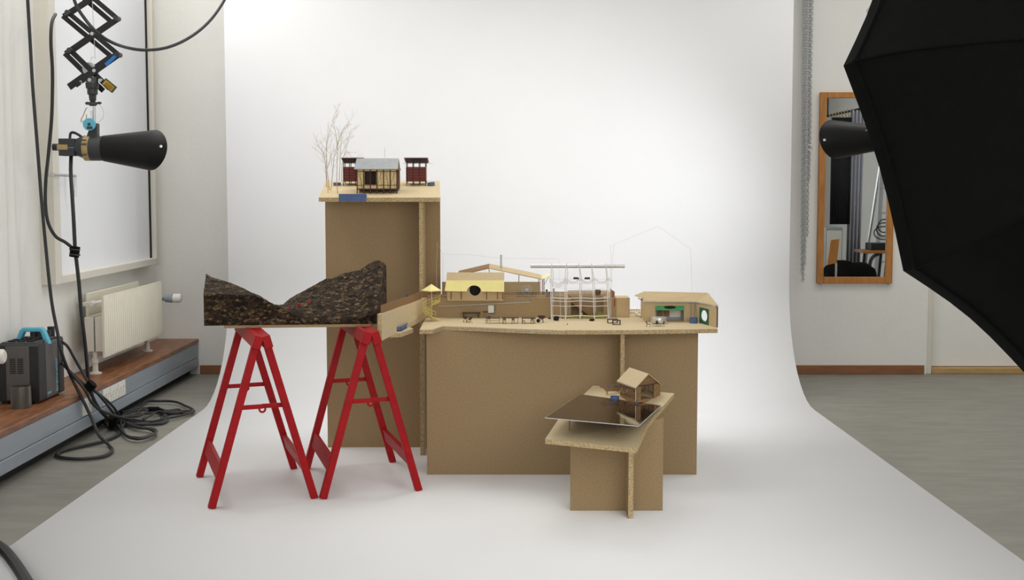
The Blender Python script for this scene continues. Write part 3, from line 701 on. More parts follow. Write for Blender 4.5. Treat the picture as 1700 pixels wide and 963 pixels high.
q = P(638.5, 271, hy + .03); q2 = P(638.5, 245, hy + .03)
MB().cyl((q.x, q.y, q.z - .008), (q.x, q.y, q.z + .012), .0042, .0026, 10).cyl((q.x, q.y, q.z + .01), (q2.x, q2.y, q2.z), .0018, .0014, 8).build('chimney', 'silver', hs)
q0, q1 = TP(659.5, 312), TP(664.5, 311.5)
zz = P(662, 283.5, q0.y).z
MB().bb((q0.x, q0.y, Tz(q0.x, q0.y) - .001), (q1.x, q0.y + .004, zz)).build('side_board', 'card', hs)
# two open sheds
def shed(u0, u1, vb, label, pale_left):
    a = TP(u0, vb); b_ = TP(u1, vb); y = a.y; dp = .062
    def z(v, yy=y): return P(700, v, yy).z
    s_ = thing('plank_shed', label, 'model shed', ((a.x + b_.x) / 2, y, Tz(a.x, y)), 'plank sheds on the tower')
    zl, zu, zr1 = z(vb - 8.5), z(vb - 31.5), z(vb - 42.5)
    zr2 = z(vb - 38.2, y + dp); n = 3
    for yy, zt in ((y, zr1), (y + dp, zr2)):
        for i in range(n + 1):
            x = a.x + (b_.x - a.x) * i / n
            MB().bb((x - .0018, yy - .0018, Tz(x, yy) - .0005), (x + .0018, yy + .0018, zt)).build('post', 'maroondark', s_)
    npk = 5
    def planks(p0, p1, off):
        m_ = MB(); hh = (zu - zl) / npk
        for i in range(npk): 
            z0_ = zl + hh * i
            m_.prism([V((p0[0], p0[1], z0_)) + off * .0024, V((p0[0], p0[1], z0_ + hh * .98)) + off * .0006, V((p1[0], p1[1], z0_ + hh * .98)) + off * .0006, V((p1[0], p1[1], z0_)) + off * .0024], off * .0012)
        return m_
    planks((a.x, y), (b_.x, y), V((0, -1, 0))).build('front_wall', 'maroon', s_, smooth=False)
    planks((a.x, y + dp), (b_.x, y + dp), V((0, 1, 0))).build('back_wall', 'maroon', s_, smooth=False)
    planks((a.x, y), (a.x, y + dp), V((-1, 0, 0))).build('side_wall', 'pink' if pale_left else 'maroon', s_, smooth=False)
    planks((b_.x, y), (b_.x, y + dp), V((1, 0, 0))).build('side_wall', 'maroon' if pale_left else 'pink', s_, smooth=False)
    m_ = MB()
    for i in range(n + 1):
        x = a.x + (b_.x - a.x) * i / n; m_.bb((x - .0016, y - .0050, zl - .002), (x + .0016, y - .0030, zu))
    hh = (zu - zl) / npk
    for i in range(1, npk): m_.bb((a.x, y - .0042, zl + hh * i - .0012), (b_.x, y - .0020, zl + hh * i + .0004))
    m_.build('batten', 'maroondark', s_)
    MB().bb((a.x, y, zl - .004), (b_.x, y + dp, zl)).build('floor_frame', 'maroondark', s_)
    rx0, rx1 = P(u0 - 4.5, vb - 45, y - .012).x, P(u1 + 4.0, vb - 45, y - .012).x
    ya_, yb_ = y - .014, y + dp + .012
    za, zb_ = P(700, vb - 46.2, ya_).z, P(700, vb - 38.6, yb_).z
    MB().prism([(rx0, ya_, za), (rx1, ya_, za), (rx1, yb_, zb_), (rx0, yb_, zb_)], (0, 0, .0022)).build('roof', 'zinc', s_, smooth=False)
    MB().prism([(rx0 + .004, ya_ + .002, za - .0005), (rx1 - .004, ya_ + .002, za - .0005), (rx1 - .004, yb_ - .002, zb_ - .0005), (rx0 + .004, yb_ - .002, zb_ - .0005)], (0, 0, -.0022)).build('roof_boarding', 'maroondark', s_, smooth=False)
    m_ = MB()
    for i in range(n + 1):
        x = a.x + (b_.x - a.x) * i / n; m_.bar((x, ya_ + .003, za - .003), (x, yb_ - .003, zb_ - .003), .003, .006)
    m_.build('rafter', 'maroondark', s_)
    zg = P(700, vb - 38.5, y + dp).z
    MB().tube([(rx0 - .012, yb_, zb_ - .004), (rx1 + .016, yb_, zb_ - .004)], .0014, 6).build('gutter', 'greywire', s_)
shed(675, 706.5, 308.5, 'maroon plank shed right of the stilt house on the tower', False)
shed(570.5, 600, 308.5, 'maroon plank shed half hidden behind the left end of the stilt house', True)
c = TP(559.5, 307.5); tub('round_tub', V((c.x, c.y, Tz(c.x, c.y - .02) + .000)), .0185, .017, 'small round blue tub among the bare trees on the tower')
c = TP(716, 308); 
o = MB().lathe((0, 0, 0), (0, 0, 1), [(0, 0), (0, .018), (.015, .019), (.015, .016), (.008, .016), (.008, 0)], 24).build('round_tub', 'blue', loc=(0, 0, 0))
o.location = (c.x, c.y, Tz(c.x, c.y)); o.rotation_euler = (R(6), R(-6), 0); tag(o, 'tilted round blue tub right of the right plank shed', 'tub', 'small blue model tubs')
# blue pond block let into the front edge
q0, q1 = P(562.5, 334.5, tfl.y - .003), P(608, 322, tfl.y - .003)
tag(MB().prism([(q0.x, tfl.y - .003, q0.z), (q0.x, tfl.y - .003, q1.z), (q0.x, tfl.y + .03, Tz(q0.x, tfl.y + .03) + .0015), (q0.x, tfl.y + .0005, Tz(q0.x, tfl.y)), (q0.x, tfl.y - .0005, q0.z)], (q1.x - q0.x, 0, 0)).build('blue_basin', 'blue', smooth=False), 'flat blue panel on the front edge of the tower top', 'model basin')
# bare trees: hand-placed stems, then twigs
def tree(base_uv, stems, label, seed):
    rnd = random.Random(seed); b0 = TP(*base_uv); Y = b0.y
    t = MB(); first = True
    def twig(p, d, L, r, dep):
        pts = [p]; dd = d.normalized(); n = 4
        for i in range(n):
            dd = (dd + V((rnd.uniform(-.18, .18), rnd.uniform(-.18, .18), rnd.uniform(-.02, .16)))).normalized(); pts.append(pts[-1] + dd * (L / n))
        t.tube(smooth_path(pts, 2), r, 4, r * .45)
        if dep:
            for k in range(rnd.randint(2, 3)):
                q = pts[rnd.randint(1, n)]; a = rnd.uniform(0, 6.28)
                twig(q, dd * .9 + V((math.cos(a) * .7, math.sin(a) * .5, .25)), L * rnd.uniform(.45, .7), r * .6, dep - 1)
    for st_ in stems:
        pts = [V((b0.x, b0.y, Tz(b0.x, b0.y) - .001))] if first else []
        for k, (u, v) in enumerate(st_): pts.append(P(u, v, Y + rnd.uniform(-.012, .012) * (k + 1)))
        sp = smooth_path(pts, 4); L = len(sp)
        t.tube(sp, .0019 if first else .0010, 5, .0004)
        for k in range(int(L * .35), L - 1, 2):
            a = rnd.uniform(0, 6.28); dirv = (sp[k + 1] - sp[k]).normalized()
            twig(sp[k], dirv * .8 + V((math.cos(a) * .75, math.sin(a) * .6, .2)), rnd.uniform(.03, .07), .00055, 1)
        first = False
    tag(t.build('bare_tree', 'twig'), label, 'model tree', 'bare twig trees on the tower')
tree((560.5, 321), [[(559, 300), (559.5, 280), (559.5, 240), (556, 215), (553, 198), (558, 185), (564, 173)], [(559.5, 245), (566, 225), (574, 210), (585, 206)], [(559.5, 250), (568, 238), (578, 228)]], 'tallest bare twig tree nearest the front edge of the tower', 1)
tree((544.5, 320.5), [[(544, 308), (542, 290), (540, 268), (535, 258), (528, 249)], [(541, 280), (542, 262), (543, 240), (548, 222)]], 'bare twig tree at the front left corner of the tower top', 2)
tree((549.5, 316.5), [[(551, 300), (553, 280), (555, 258), (560, 240), (566, 222), (572, 210)], [(552, 288), (550, 262), (548, 244)]], 'bare twig tree leaning right, third from the left on the tower', 3)
tree((547, 315.5), [[(545, 298), (543, 280), (542, 250), (543, 230), (550, 210), (552, 196)], [(543, 282), (548, 262), (551, 250)]], 'bare twig tree between the corner tree and the leaning one', 4)
tree((541.5, 311), [[(541.5, 300), (541, 280), (539, 262), (534, 250), (528, 242), (529, 232)]], 'thin bare twig tree at the left edge of the tower top', 5)
tree((563, 299.5), [[(564, 282), (565, 262), (566, 240), (567, 222), (572, 214)], [(565, 258), (574, 242), (583, 228)]], 'thin bare twig tree at the back beside the left plank shed', 6)
tree((567.5, 301), [[(567, 285), (570, 262), (577, 252), (584, 262)], [(570, 262), (578, 235), (583, 216), (592, 214)]], 'faint bare twig tree arching over the left plank shed', 8)

# ================================================================== TERRACE MODEL ON THE MIDDLE TABLE
YW = F(900, 527, ZM).y            # retaining wall face
ZT = P(850, 494.5, YW).z          # terrace level
wl = thing('terrace_block', 'brown retaining wall and upper terrace along the back of the middle plinth', 'terrain model', (.2, YW + .1, ZM))
xw0, xs0, xs1, xw1 = P(735, 500, YW).x, P(948, 500, YW).x, P(1003, 500, YW).x, P(1023, 500, YW).x
XC0 = P(706, 500, YW).x
SD = .085
MB().bb((XC0, YW, ZM), (xs0, YW + .012, ZT)).build('front_wall', 'mdf', wl)
MB().bb((xs0, YW + SD, ZM), (xs1, YW + SD + .01, ZT)).bb((xs0 - .008, YW + .012, ZM), (xs0, YW + SD, ZT)).build('recess_wall', 'mdf', wl)
MB().bb((xs1, YW, ZM), (xw1, YW + .012, ZT)).bb((xs1, YW + .012, ZM), (xs1 + .008, YW + SD, ZT)).bb((xw1 - .008, YW + .012, ZM), (xw1, YW + .36, ZT)).build('end_wall', 'mdf', wl)
MB().bb((XC0, YW + .012, ZT - .012), (-.335, 6.20, ZT)).bb((-.335, YW + .012, ZT - .012), (xs0 - .008, YW + .37, ZT)).bb((xs0 - .008, YW + SD + .01, ZT - .012), (xs1 + .008, YW + .37, ZT)).bb((xs1 + .008, YW + .012, ZT - .012), (xw1 - .008, YW + .37, ZT)).build('terrace_deck', 'mdf', wl)
MB().bb((-.335, YW + .36, ZM), (xw1, YW + .37, ZT - .012)).bb((XC0, YW + .012, ZM), (XC0 + .01, 6.20, ZT - .012)).bb((XC0 + .01, 6.19, ZM), (-.325, 6.20, ZT - .012)).build('back_wall', 'mdf', wl)
# stairs in the recess, running down to the right
st0, st1 = P(941, 489, YW + .03), P(986, 524.5, YW + .03); ns = 14; m_ = MB()
pts = []
for i in range(ns):
    x0 = xs0 + .002 + (st1.x - xs0 - .002) * i / ns; x1 = xs0 + .002 + (st1.x - xs0 - .002) * (i + 1) / ns; z = ZT - (ZT - ZM) * (i + 1) / (ns + 1)
    m_.bb((x0, YW + .018, max(ZM, z - .016)), (x1 + .001, YW + SD - .002, z))
m_.build('stair', 'card_dark', wl, smooth=False)
m_ = MB()
for yy in (YW + .016,):
    m_.prism([(xs0 - .012, yy, ZT + .012), (st1.x, yy, ZM + .016), (st1.x, yy, ZM), (st1.x - .012, yy, ZM), (xs0 - .012, yy, ZT - .014)], (0, .0025, 0))
m_.build('stair_side', 'card_dark', wl, smooth=False)
# left wing wall sweeping forward
cpts = [P(627.5, 522, 5.19), P(633, 521, 5.17), P(660, 511.5, 5.45), P(685, 504, 5.72), P(702, 497.5, 5.93), P(712, 494.5, YW + .02)]
cs = smooth_path([V((q.x, q.y, 0)) for q in (P(630, 522, 5.19), P(646, 516.5, 5.34), P(664, 510, 5.52), P(684, 504, 5.72), P(697, 499, 5.88), P(706, 496, YW + .006))], 5)
zw = P(633, 521.5, 5.19).z; zwb = P(633, 566, 5.19).z
wg = thing('wing_wall', 'pale chipboard wing wall curving forward left of the middle plinth', 'terrain model', (cs[0].x, cs[0].y, zwb))
m_ = MB(); nn = len(cs); vs_ = []
for i, q in enumerate(cs):
    t = (cs[min(i + 1, nn - 1)] - cs[max(i - 1, 0)]).normalized(); nrm = V((t.y, -t.x, 0)) * .009
    f = i / (nn - 1); zt_ = zw + (ZT - zw) * f; zb_ = zwb + (ZM - zwb) * f * 1.0
    vs_ += [q - nrm + V((0, 0, zb_)), q + nrm + V((0, 0, zb_)), q + nrm + V((0, 0, zt_)), q - nrm + V((0, 0, zt_))]
fs = [(0, 1, 2, 3), tuple(4 * (nn - 1) + k for k in (3, 2, 1, 0))]
for i in range(nn - 1):
    a, b_ = 4 * i, 4 * i + 4
    for k in range(4): fs.append((a + k, a + (k + 1) % 4, b_ + (k + 1) % 4, b_ + k))
m_.add(vs_, fs); m_.m[0] = 1; m_.build('wall_panel', ['mdf_top', 'chip'], wg)
# lower strip of the wing wall with the dark joint above it
m_ = MB(); vs_ = []
k0 = int(nn * .42)
sub = cs[k0:]
for i, q in enumerate(sub):
    t = (sub[min(i + 1, len(sub) - 1)] - sub[max(i - 1, 0)]).normalized(); nrm = V((t.y, -t.x, 0)); f = i / (len(sub) - 1)
    za = zwb + (ZM - zwb) * (k0 + i) / (nn - 1)
    vs_ += [q + nrm * .0095 + V((0, 0, za - .0)), q + nrm * .015 + V((0, 0, za)), q + nrm * .015 + V((0, 0, za + .012 + .045 * f)), q + nrm * .0095 + V((0, 0, za + .012 + .045 * f))]
n2 = len(sub); fs = [(0, 1, 2, 3), tuple(4 * (n2 - 1) + k for k in (3, 2, 1, 0))]
for i in range(n2 - 1):
    a, b_ = 4 * i, 4 * i + 4
    for k in range(4): fs.append((a + k, a + (k + 1) % 4, b_ + (k + 1) % 4, b_ + k))
m_.add(vs_, fs); m_.build('lower_strip', 'card', wg)
# ledge with blue sink
lz = .661
lg = [F(645, 553.5, lz), F(665.5, 552.8, lz), F(686, 545.5, lz), F(675, 541, lz), F(662, 545, lz)]
lgt = [p.copy() for p in lg]
m_ = MB(); m_.prism(lgt, (0, 0, -.018)); m_.m = [0, 0] + [1] * 5; m_.build('ledge', ['mdf_top', 'chip'], wg, smooth=False)
sk0 = F(651, 551, lz); sk1 = F(666, 550.3, lz); sk2 = F(677.5, 543.5, lz)
ex = (sk1 - sk0); ey = (sk2 - sk1); L1, L2 = ex.length, ey.length
sink = thing('blue_sink', 'blue rectangular trough with a tap on the ledge by the wing wall', 'model trough', (sk0 + sk2) / 2)
m_ = MB(); hh = .020; tk = .0035; e1, e2 = ex.normalized(), ey.normalized(); up = V((0, 0, 1))
m_.prism([sk0, sk1, sk1 + e2 * tk, sk0 + e2 * tk], up * hh).prism([sk0 + ey - e2 * tk, sk1 + ey - e2 * tk, sk1 + ey, sk0 + ey], up * hh).prism([sk0, sk0 + e1 * tk, sk0 + e1 * tk + ey, sk0 + ey], up * hh).prism([sk1 - e1 * tk, sk1, sk1 + ey, sk1 - e1 * tk + ey], up * hh).prism([sk0, sk1, sk1 + ey, sk0 + ey], up * .006)
m_.build('trough', 'blue', sink, smooth=False)
tq = sk0 + ey * .75 + e1 * tk * .5 + up * hh
MB().tube(smooth_path([tq - up * .002, tq + up * .010 - e1 * .001, tq + up * .013 + e1 * .005, tq + up * .008 + e1 * .010], 4), .0015, 6).build('tap', 'chrome', sink)
# fences
def fence(pts, h, name, label, mat_, gap, thick=.0012, solid=False, cat='model fence', rails=(.2, .8), w=.002, group=None):
    m_ = MB(); pts = [V(p) for p in pts]
    for a, b_ in zip(pts, pts[1:]):
        L = (b_ - a).length; n = max(1, int(L / gap))
        for i in range(n):
            p = a.lerp(b_, i / n); q = a.lerp(b_, (i + (.96 if solid else .0)) / n)
            hj = h * random.uniform(.92, 1.04)
            if solid: m_.bar(p + up * hj / 2, q + up * hj / 2, thick, hj)
            else: m_.bb((p.x - w * .4, p.y - thick, p.z), (p.x + w * .4, p.y + thick, p.z + hj))
        if not solid:
            for r_ in rails: m_.bar(a + up * h * r_, b_ + up * h * r_, .0012, .0022)
    return tag(m_.build(name, mat_, smooth=False), label, cat, group)
up = V((0, 0, 1))
cz = [V((q.x, q.y, zw + (ZT - zw) * i / (nn - 1))) for i, q in enumerate(cs)]
fence(cz[1:nn - 4], .036, 'board_fence', 'brown close-boarded fence on top of the pale wing wall', 'brownfence', .011, .0012, True)
fence([P(702, 494, YW + .03) * 1, V((P(712, 494, YW + .03).x, YW + .03, 0))], .001, 'x', 'x', 'brownfence', .01) if False else None
yf = YW + .006
def TF(u, y=yf): return V((P(u, 494, y).x, y, ZT))
fence([TF(701), TF(711)], .034, 'board_fence', 'short dark close-boarded fence at the head of the yellow stair', 'brownfence', .008, .0012, True)
fence([TF(712), TF(742)], .033, 'picket_fence', 'picket fence between the yellow stair and the yellow-roofed house', 'brownfence', .0055)
fence([TF(837), TF(857)], .028, 'picket_fence', 'picket fence right of the yellow-roofed house', 'brownfence', .0055)
fence([TF(857, yf - .004), TF(892, yf - .004)], .029, 'picket_railing', 'dark picket railing on the wall edge below the spoked wheel', 'darkmodel', .0052)
fence([TF(892), TF(915.5), TF(941)], .030, 'picket_fence', 'picket fence on the wall edge left of the model stair', 'brownfence', .0055)
fence([V((P(943, 490, YW + SD).x, YW + SD + .002, ZT)), V((P(1011, 490, YW + SD).x, YW + SD + .002, ZT))], .032, 'picket_fence', 'picket fence behind the white wire greenhouse frame above the stair', 'brownfence', .0062, w=.0026)
a = V((P(1013, 490, YW + .02).x, YW + .02, ZT)); b_ = V((P(1020.5, 490, YW + .02).x, YW + .02, ZT))
tag(MB().prism([a, b_, b_ + up * .027, a + up * .042], (0, .003, 0)).build('sloped_panel', 'brownfence'), 'small brown panel with slanted top at the right end of the wall', 'model fence')
# handrail on the wall face
hr = thing('wall_pipe', 'thin white pipe sloping across the face of the retaining wall', 'model pipe', (0, YW, ZM + .04))
q0, q1 = P(727, 509, YW - .006), P(881, 501.5, YW - .006)
MB().tube([q0, q1, V((q1.x, q1.y, ZT))], .0022, 8).build('pipe', 'silver', hr)
MB().cyl(q0.lerp(q1, .3), q0.lerp(q1, .3) + V((0, .007, 0)), .0012).cyl(q0.lerp(q1, .75), q0.lerp(q1, .75) + V((0, .007, 0)), .0012).build('bracket', 'silver', hr)
# blue hand pump behind the wing fence
q0, q1 = P(660, 502, 5.68), P(675, 496.5, 5.76)
pm = thing('blue_hand_pump', 'tiny blue lever and post behind the wing wall fence', 'model pump', (q1.x, q1.y, zw))
MB().tube([q0, q1], .003, 8).build('lever', 'blue', pm)
MB().bb((q1.x - .0015, q1.y - .004, ZT - .012), (q1.x + .008, q1.y + .004, q1.z + .022)).build('post', 'blue', pm)

# spiral stair and yellow canopy
sc_ = B(716.5, 532.5); spole = thing('spiral_stair', 'yellow spiral stair under a yellow pyramid canopy at the left of the terrace', 'model stair', (sc_.x, sc_.y, ZM))
ptop = P(714.5, 480, sc_.y)
MB().cyl((sc_.x, sc_.y, ZM), (sc_.x, sc_.y, ptop.z + .02), .0022, seg=10).build('pole', 'silver', spole)
m_ = MB(); ns = 15; rr = .040
for i in range(ns):
    a0 = R(-10 - 24 * i); a1 = a0 - R(26); z = ZM + .004 + (ZT - ZM) * i / ns
    c = V((sc_.x, sc_.y, z)); m_.prism([c, c + V((math.cos(a0), math.sin(a0), 0)) * rr, c + V((math.cos(a1), math.sin(a1), 0)) * rr], (0, 0, .0022))
m_.build('treads', 'yellowwire', spole, smooth=False)
m_ = MB(); hl = []
for i in range(2, ns + 1):
    a0 = R(-10 - 24 * i); z = ZM + .004 + (ZT - ZM) * i / ns; c = V((sc_.x + math.cos(a0) * rr, sc_.y + math.sin(a0) * rr, z)); hl.append(c + up * .028)
    m_.cyl(c, c + up * .028, .0007, seg=5)
m_.tube(smooth_path(hl, 3), .0012, 6); m_.tube(smooth_path([q - up * .014 for q in hl], 3), .0009, 6); m_.build('handrail', 'yellowwire', spole)
ap = P(713.5, 471.5, sc_.y); e = P(714, 482, sc_.y).z; hw = .046
cps = [V((sc_.x + hw * math.cos(w_), sc_.y + hw * math.sin(w_), e)) for w_ in (R(175), R(265), R(355), R(85))]
m_ = MB(); m_.add([V((sc_.x, sc_.y, ap.z))] + cps + [V((sc_.x, sc_.y, ap.z - .003))] + [q - up * .003 for q in cps], [(0, 1, 2), (0, 2, 3), (0, 3, 4), (0, 4, 1), (5, 7, 6), (5, 8, 7), (5, 9, 8), (5, 6, 9), (1, 6, 7, 2), (2, 7, 8, 3), (3, 8, 9, 4), (4, 9, 6, 1)])
m_.build('canopy', 'yellow', spole, smooth=False)

# house with the yellow roof apron
yh = YW - .012
hx0, hx1 = P(742.5, 490, yh).x, P(835.5, 490, yh).x
zb0, zaw0, zaw1, zrd = P(800, 499.5, yh).z, P(800, 484, yh - .03).z, P(800, 467, yh - .008).z, P(800, 453.5, yh + .04).z
yhh = thing('yellow_roof_house', 'cardboard house with a pale yellow roof apron and a round window on the wall', 'model house', ((hx0 + hx1) / 2, yh, zb0))
cu_, cv_ = (788 - 742.5) / 93, .62
MB().holed((hx0, yh, zb0), (hx1 - hx0, 0, 0), (0, 0, zaw1 - zb0), (0, .003, 0), ((788.5 - 742.5) / 93, .56), (9.2 / 93, .30), 40).build('front_wall', 'card', yhh)
MB().bb((hx0, yh + .003, ZT + .0005), (hx0 + .003, yh + .10, zaw1)).bb((hx1 - .003, yh + .003, ZT + .0005), (hx1, yh + .10, zaw1)).bb((hx0, yh + .10, ZT + .0005), (hx1, yh + .103, zaw1)).build('side_walls', 'card_dark', yhh)
MB().bb((hx0 + .003, yh + .02, ZT + .0005), (hx1 - .003, yh + .023, zaw1)).build('inner_backing', 'dark', yhh)  # near-black sheet so the round window looks shaded inside
rx0, rx1 = P(741, 460, yh).x, P(837, 460, yh).x
MB().prism([(rx0, yh - .008, zaw1), (rx1, yh - .008, zaw1), (rx1, yh + .05, zrd), (rx0, yh + .05, zrd)], (0, 0, .003)).prism([(rx0, yh + .05, zrd), (rx1, yh + .05, zrd), (rx1, yh + .11, zaw1), (rx0, yh + .11, zaw1)], (0, 0, .003)).build('roof', 'card', yhh, smooth=False)
axs = [P(738, 483, yh - .03).x, P(837, 485, yh - .03).x]; n = 14
cxa = P(787, 484, yh - .03).x; ra = .036
apron = [V((rx0, yh - .009, zaw1 + .002)), V((axs[0], yh - .030, zaw0 + .002))]
tilt = V((0, .022, zaw1 - zaw0)).normalized()
for i in range(n + 1):
    w_ = math.pi - math.pi * i / n; apron.append(V((cxa + ra * .95 * math.cos(w_), yh - .030, zaw0)) + tilt * (ra * .85 * math.sin(w_)))
apron += [V((axs[1], yh - .030, zaw0 - .002)), V((rx1, yh - .009, zaw1 + .002))]
MB().prism(apron, (0, .0012, .0016)).build('yellow_apron', 'yellow', yhh, smooth=False)
for u in (749, 766, 808, 826, 834.5):
    x = P(u, 490, yh).x
    MB().bar((x, yh - .002, P(u, 497, yh).z), (x, yh - .026, zaw0 - .001), .0022, .0022).bb((x - .0012, yh - .0025, P(u, 497, yh).z), (x + .0012, yh, zaw0)).build('bracket', 'redmodel', yhh)
# back hall with the butterfly roof
yk = YW + .20
bh = thing('butterfly_roof_hall', 'cardboard hall with a low folded roof behind the yellow-roofed house', 'model house', (0, yk, ZT))
kx0, kx1 = P(775, 480, yk).x, P(896.5, 480, yk).x
zk = P(850, 468, yk).z
MB().bb((P(734, 470, yk).x, yk, ZT), (kx1, yk + .004, zk)).build('front_wall', 'card', bh)
zap, zre, zye, zle = P(812, 445.5, yk).z, P(899, 464, yk - .01).z, P(914, 457.5, yk - .02).z, P(775, 453.5, yk).z
xap, xre, xye, xle = P(812, 445, yk).x, P(899, 464, yk).x, P(914, 458, yk).x, P(760, 458, yk).x
MB().prism([(xap, yk - .03, zap), (xre, yk - .03, zre), (xre, yk + .13, zre + .012), (xap, yk + .13, zap + .012)], (0, 0, .0035)).build('roof_panel', 'card', bh, smooth=False)
MB().prism([(xap, yk - .03, zap), (xap, yk + .13, zap + .012), (xle, yk + .13, zle), (xle, yk - .03, zle - .012)], (0, 0, .0035)).build('roof_panel', 'card_dark', bh, smooth=False)
MB().prism([(xre, yk - .03, zre), (xye, yk - .03, zye), (xye, yk + .10, zye), (xre, yk + .10, zre)], (0, 0, .0022)).build('yellow_eave', 'yellow', bh, smooth=False)
for u in (812, 861.5, 894.5):
    x = P(u, 460, yk).x; zt_ = zap + (zre - zap) * max(0, (x - xap)) / (xre - xap); MB().bb((x - .0015, yk, zk - .001), (x + .0015, yk + .003, zt_ + .004)).build('strut', 'darkmodel', bh)
for u, m__ in ((897.5, 'silver'), (900.5, 'redmodel'), (903, 'darkmodel')):
    x = P(u, 480, yk - .01).x; MB().bb((x - .002, yk - .012, ZT), (x + .002, yk - .008, zre + .004)).build('post', m__, bh)
MB().bar(P(904, 472, yk - .01), P(911, 459.5, yk - .02), .0016, .0016).build('eave_brace', 'darkmodel', bh)
q = P(832, 447, yk + .03); q2 = P(832, 423, yk + .03)
MB().cyl((q.x, q.y, q.z - .01), (q.x, q.y, q2.z), .0045, seg=14).build('chimney', 'silver', bh)
# spoked wheel on the hall wall
wc = P(874.5, 481.5, yk - .006)
sw = thing('spoked_wheel', 'small round wheel of white spokes against the hall wall', 'model wheel', (wc.x, wc.y, ZT))
m_ = MB()
for k in range(16):
    w_ = 2 * math.pi * k / 16; d_ = V((math.cos(w_), 0, math.sin(w_)))
    m_.tube([wc + d_ * .003, wc + d_ * .023], .0011, 5); m_.box(wc + d_ * .0225, (.0042, .004, .0045))
m_.build('spokes', 'whitewire', sw)
MB().cyl(wc + V((0, -.002, 0)), wc + V((0, .008, 0)), .004, seg=12).build('hub', 'silver', sw)
MB().tube([wc, V((wc.x, wc.y, ZT))], .0012, 6).build('stand', 'silver', sw)
# small stools and bar on the terrace
for (u, v0, v1, lb) in ((907.5, 482, 492, 'tiny dark-topped figure post beside the hall corner on the terrace'), (912, 486, 492, 'tiny grey table beside the dark-topped post on the terrace')):
    q = P(u, v0, YW + .05); t = thing('terrace_stand', lb, 'model furniture', (q.x, q.y, ZT))
    MB().bb((q.x - .006, q.y - .004, ZT), (q.x + .006, q.y + .004, q.z - .004)).build('base', 'greyplastic', t)
    MB().ball((q.x, q.y, q.z), .005, 8).build('top', 'dark', t)
q = P(919, 493, YW - .004)
tag(MB().bb((q.x - .0025, q.y - .004, P(919, 503, YW - .004).z), (q.x + .005, YW, P(919, 479, YW - .004).z)).build('upright_board', 'greyplastic'), 'narrow grey upright panel on the wall behind the first white frame', 'model panel')
q = P(992.5, 486, YW + .14)
tag(MB().lathe((q.x, q.y, ZT), (0, 0, 1), [(0, .012), (.024, .015), (.028, .012), (.028, 0)], 14).build('small_barrel', 'darkmodel'), 'small dark barrel behind the fence at the right of the terrace', 'model barrel')
# cardboard block and red strip
q0, q1 = P(1023.5, 494.5, YW + .0), P(1045.5, 525, YW + .0)
cbx = thing('cardboard_block', 'plain cardboard block at the right end of the retaining wall', 'model block', (q0.x, YW, ZM))
MB().bb((xw1 + .0008, YW + .002, ZM), (q1.x, YW + .13, q0.z)).build('block', 'card', cbx, bev=.0005)
q = P(1020, 497, YW - .001); tag(MB().bb((q.x - .0015, YW - .002, P(1020, 508.5, YW).z), (q.x + .0022, YW, q.z)).build('red_strip', 'red'), 'small red strip on the wall end beside the cardboard block', 'model strip')

# white wire greenhouse frame
yg = B(960, 530.5).y
gf = thing('greenhouse_frame', 'white wire greenhouse frame with a long silver ridge tube', 'model frame', (P(960, 530, yg).x, yg, ZM))
G = lambda u, v, dy=0: P(u, v, yg + dy)
rods = [((915.6, 531), (914.5, 480), (915.8, 437)), ((938.8, 531), (938, 470), (940.5, 437)), ((962.8, 530.5), (963, 470), (961.3, 437)), ((986.8, 530.5), (984, 470), (981.8, 437)), ((1010, 529), (1008, 480), (1005.6, 437))]
for i, (a, b_, c_) in enumerate(rods):
    m_ = MB(); A_, B_, C_ = G(*a), G(*b_), G(*c_); A_.z = ZM
    m_.tube(smooth_path([A_, B_, C_], 5), .0022, 6)
    A2 = G(a[0] + 1.8, a[1] - 8, .07); A2.z = ZM + .013; B2 = G(b_[0] + 3, b_[1], .045); C2 = G(c_[0] + 2.5, 452, .03)
    m_.tube(smooth_path([A2, B2, C2], 5), .0017, 6); m_.tube([G(c_[0], 441), C2], .0011, 5); m_.tube([A_, A2], .0012, 5)
    m_.build('arch', 'whitewire', gf)
ends = [G(a[0] + (b_[0] - a[0]) * .5, 0) for a, b_, c_ in rods]
for v, r_ in ((494.5, .0022), (499.5, .0018), (507.5, .0015), (524, .0022), (463.5, .0009), (470.5, .0012), (478.5, .0007)):
    pts = []
    for i, (a, b_, c_) in enumerate(rods):
        f = (a[1] - v) / (a[1] - c_[1]); f = max(0, min(1, f)); u = a[0] + (b_[0] - a[0]) * f * 2 if f < .5 else b_[0] + (c_[0] - b_[0]) * (f * 2 - 1)
        pts.append(G(u + (.8 if v > 490 else 0), v + (1.2 if i % 2 else 0) * (v > 490), .004))
    MB().tube(pts, r_, 6).build('cross_rail', 'whitewire', gf)
q0, q1 = G(880.5, 441.5, .012), G(1037, 441.5, .012)
MB().cyl(V((q0.x, q0.y, q0.z)), V((q1.x, q1.y, q0.z)), .0095, seg=20).build('ridge_tube', 'silver', gf)
m_ = MB(); nS = 60; vs_ = []
for i in range(nS + 1):
    u = 912 + (1016 - 912) * i / nS; dip = 6 * abs(math.sin((u - 915) / 24 * math.pi)) if u > 940 else 9 * math.sin(max(0, (u - 912)) / 27 * math.pi)
    q = G(u, 461 + dip, .012); vs_ += [q, q + V((0, .004 * math.sin(i), -.012 - .012 * (u < 942)))]
m_.add(vs_, [(2 * i, 2 * i + 1, 2 * i + 3, 2 * i + 2) for i in range(nS)]); fo = m_.build('plastic_film', 'film', gf)
so = fo.modifiers.new('t', 'SOLIDIFY'); so.thickness = .0004
